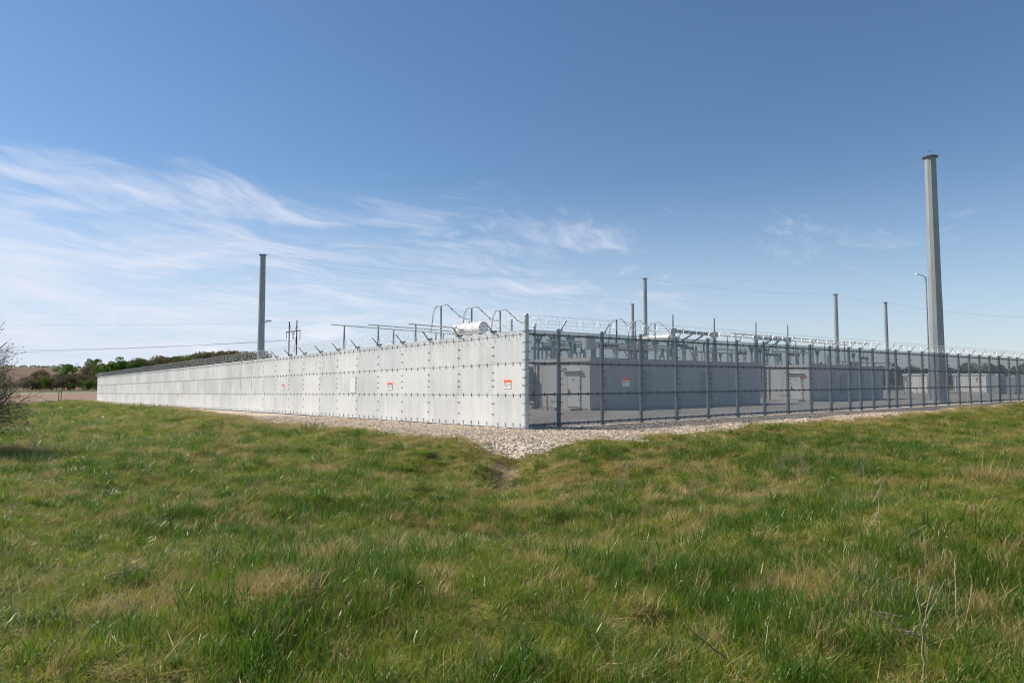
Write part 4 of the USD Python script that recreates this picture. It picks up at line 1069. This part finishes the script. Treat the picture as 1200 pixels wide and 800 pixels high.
def on_ground(px, py):
    """Where the view through photo pixel (px, py) meets the ground."""
    Yq = np.geomspace(3, 80, 1500); r_ = W(px, py, 1.0) - [0, 0, EYE]
    P_ = r_[None] * Yq[:, None] + [0, 0, EYE]; g_ = gz(P_[:, 0], P_[:, 1]); k = int(np.argmax(P_[:, 2] <= g_))
    return np.array([P_[k, 0], P_[k, 1], g_[k]])


def stalk(label, foot, paths, mat='drystem', r=.005, name='dry_stalk', cat='dead plant'):
    """A dead plant: its stems given as offsets in metres from the foot."""
    f = on_ground(*foot)
    t = thing(name, label, cat, f)
    for k, pth in enumerate(paths):
        pts = np.array(pth, float); s = np.linspace(0, 1, len(pts)); ss = np.linspace(0, 1, 4 * len(pts))
        q = np.stack([np.interp(ss, s, pts[:, c]) for c in range(3)], -1); q[1:-1] = (q[:-2] + 2 * q[1:-1] + q[2:]) / 4
        q += np.random.default_rng(k + 5).normal(size=q.shape) * .004
        obj('stem', MB().tube(q, np.linspace(r * (.75 if k == 0 else .5), r * .3, len(q)), 5), M[mat], t)
    return t


def px2(foot, pts, dy=0.0):
    """Offsets of a plant's points from its foot, all in a plane facing the standpoint, leaning by dy metres."""
    f = on_ground(*foot); out = []
    for k, (px, py) in enumerate(pts):
        p = W(px, py, f[1] + dy * k / max(1, len(pts) - 1)); out.append(p - f)
    return out


def stems(label, foot, lines, mat='drystem', r=.005, dy=0.0, name='dry_stalk', cat='dead plant'):
    return stalk(label, foot, [px2(foot, l, dy) for l in lines], mat, r, name, cat)


stems('pair of tall pale dry stalks forming a narrow vee in the right foreground', (1126, 745), [[(1126, 745), (1121, 715), (1119, 670), (1120, 655), (1113, 646)], [(1126, 745), (1135, 715), (1140, 685), (1138, 675), (1125, 660)]], r=.006)
stems('tall upright dead stem with a forked pale side branch at the bottom right', (1083, 800), [[(1083, 800), (1082, 760), (1080, 730), (1075, 690), (1078, 668)], [(1081, 742), (1088, 705), (1094, 686)], [(1082, 735), (1086, 722), (1109, 678)]], 'greystem', .007)
stems('long fallen branch lying through the grass at the bottom right', (1130, 762), [[(1130, 762), (1090, 752), (1060, 738), (1024, 717), (998, 702)], [(1092, 753), (1120, 764), (1133, 780)], [(1024, 716), (1045, 719), (1064, 722)], [(1062, 738), (1080, 745), (1100, 757)]], 'greystem', .009, name='fallen_branch', cat='branch')
stems('short bright broken stick leaning above the right foreground grass', (1076, 663), [[(1076, 663), (1067, 648), (1060, 635)]], 'drystem', .008)
stems('slanted pale stick in the grass right of centre', (1052, 633), [[(1052, 633), (1070, 622), (1085, 615)]], 'drystem', .009)
stems('dark thin twig slanting down at the lower edge right of centre', (868, 785), [[(868, 785), (838, 760), (812, 740), (800, 722)], [(838, 780), (842, 750), (848, 735)], [(840, 775), (860, 792), (872, 800)]], 'bark', .007)
stems('arched grey dead branch in the left foreground grass', (185, 683), [[(185, 683), (177, 670), (163, 664), (140, 672), (120, 682)], [(163, 664), (150, 663), (140, 666)], [(150, 669), (130, 672), (110, 680)]], 'greystem', .010, name='fallen_branch', cat='branch')
stems('small grey twig with bent tip left of the arched branch', (157, 745), [[(157, 745), (154, 722), (151, 700)], [(157, 715), (140, 706), (128, 694), (122, 705)]], 'greystem', .006)
stems('pale sprawling dry stems at the lower left corner', (30, 740), [[(30, 740), (18, 718), (10, 700), (5, 690)], [(30, 740), (14, 735), (2, 725)], [(30, 745), (40, 725), (44, 700)]], 'drystem', .005)
stems('thin leaning dry stem crossing the lower left grass', (235, 722), [[(235, 722), (215, 728), (197, 735), (196, 745)]], 'greystem', .006)
stems('dark upright dead stem in the left middle grass', (200, 622), [[(200, 622), (199, 605), (198, 588)]], 'bark', .012)
stems('pale dead stem standing in the left middle grass', (154, 594), [[(154, 594), (153, 580), (155, 570)]], 'greystem', .011)
stems('short grey stump of a stem standing in the grass left of centre', (374, 609), [[(374, 609), (373.5, 600), (375, 593)]], 'greystem', .03)
stems('pair of pale dead stalks in front of the shaded fence at the right', (1135, 483), [[(1135, 483), (1134, 472), (1134.5, 460)], [(1136, 483), (1137, 470), (1135, 458)]], 'drystem', .020)
stems('brown dead stalk in front of the shaded fence right of the pale pair', (1148, 480), [[(1148, 480), (1147.5, 465), (1148, 448)]], 'drystem', .016)
stems('leaning dry stem above the grass near the right middle', (1032, 619), [[(1032, 619), (1030, 600), (1029, 575)], [(1030, 600), (1022, 612), (1014, 625)], [(1029, 580), (1033, 565), (1030, 590)]], 'drystem', .008)
stems('thin dry weed stem right of the slanted stick', (1102, 610), [[(1102, 610), (1100, 596), (1097, 588)]], 'drystem', .008)
stems('bent dry stalk at the lower edge left of centre', (560, 790), [[(560, 790), (556, 770), (558, 748), (552, 735)]], 'drystem', .004)
stems('thin dark weed stem left of the bent dry stalk', (569, 795), [[(569, 795), (570, 775), (566, 755), (560, 742)]], 'bark', .004)
# clumps of tall dead weeds in the meadow
wd = None
for k, (px, py, s) in enumerate(sorted(((930, 545, .8), (945, 562, .6), (912, 556, .6), (1006, 690, .35), (1040, 722, .4), (690, 592, .45), (735, 574, .5), (820, 588, .6), (1110, 737, .35), (880, 602, .5), (250, 560, .45), (1010, 560, .6), (60, 545, .6), (25, 550, .6)))):
    f = on_ground(px, py); lab = f'thin clump of upright dead weed stems, {(ORD + ["thirteenth", "fourteenth"])[k]} from the left in the meadow'
    if wd is None:
        wd = thing('dead_weed', lab, 'dead plant', f, 0, 'dead weeds in the meadow'); r_ = np.random.default_rng(77); mb = MB(); hd = MB()
        for q in range(15):
            o_ = np.array([*(r_.normal(size=2) * .22), 0]); L = r_.uniform(.35, 1.0); dd = np.array([*(r_.normal(size=2) * .16), 1.0]); tp = o_ + dd * L
            mb.tube([o_, (o_ + tp) / 2 + r_.normal(size=3) * .03, tp], [.0038, .003, .0015], 4)
            for w_ in range(4):
                p_ = o_ + dd * L * r_.uniform(.55, 1); mb.tube([p_, p_ + np.array([*(r_.normal(size=2) * .08), .10])], [.003, .0015], 3)
        obj('stems', mb, M['greystem'], wd)
        UsdGeom.Xformable(wd).AddScaleOp().Set(Gf.Vec3f(1.0))
    else:
        dup(wd, f, random.uniform(0, 6.28), lab, scale=s)

# matted clumps of dead grass that stand out in the meadow
for k, (px, py, w_, lab) in enumerate(((342, 698, .26, 'matted tan clump of dead grass in the left centre foreground'), (745, 716, .24, 'matted tan clump of dead grass right of centre in the foreground'), (298, 618, .30, 'matted tan clump of dead grass below the lone grey stem stump'),
                                   (530, 520, .0, ''), (1170, 560, .55, 'pale matted clump of dead grass near the right edge of the meadow'), (262, 523, .45, 'tan dead grass clump near the gravel at the left'))):
    if not lab: continue
    f = on_ground(px, py); r_ = np.random.default_rng(200 + k)
    t = thing('dead_grass_clump', lab, 'dead grass', f)
    obj('matted_blades', blades(r_, 170, w_ * .8, w_ * .5, w_ * 1.3, .0065, 1.0, .75), M['grass_dry'], t)
    obj('upright_blades', blades(r_, 40, w_ * .5, w_ * .4, w_ * .9, .005, .4, .4), M['grass_olive'], t)
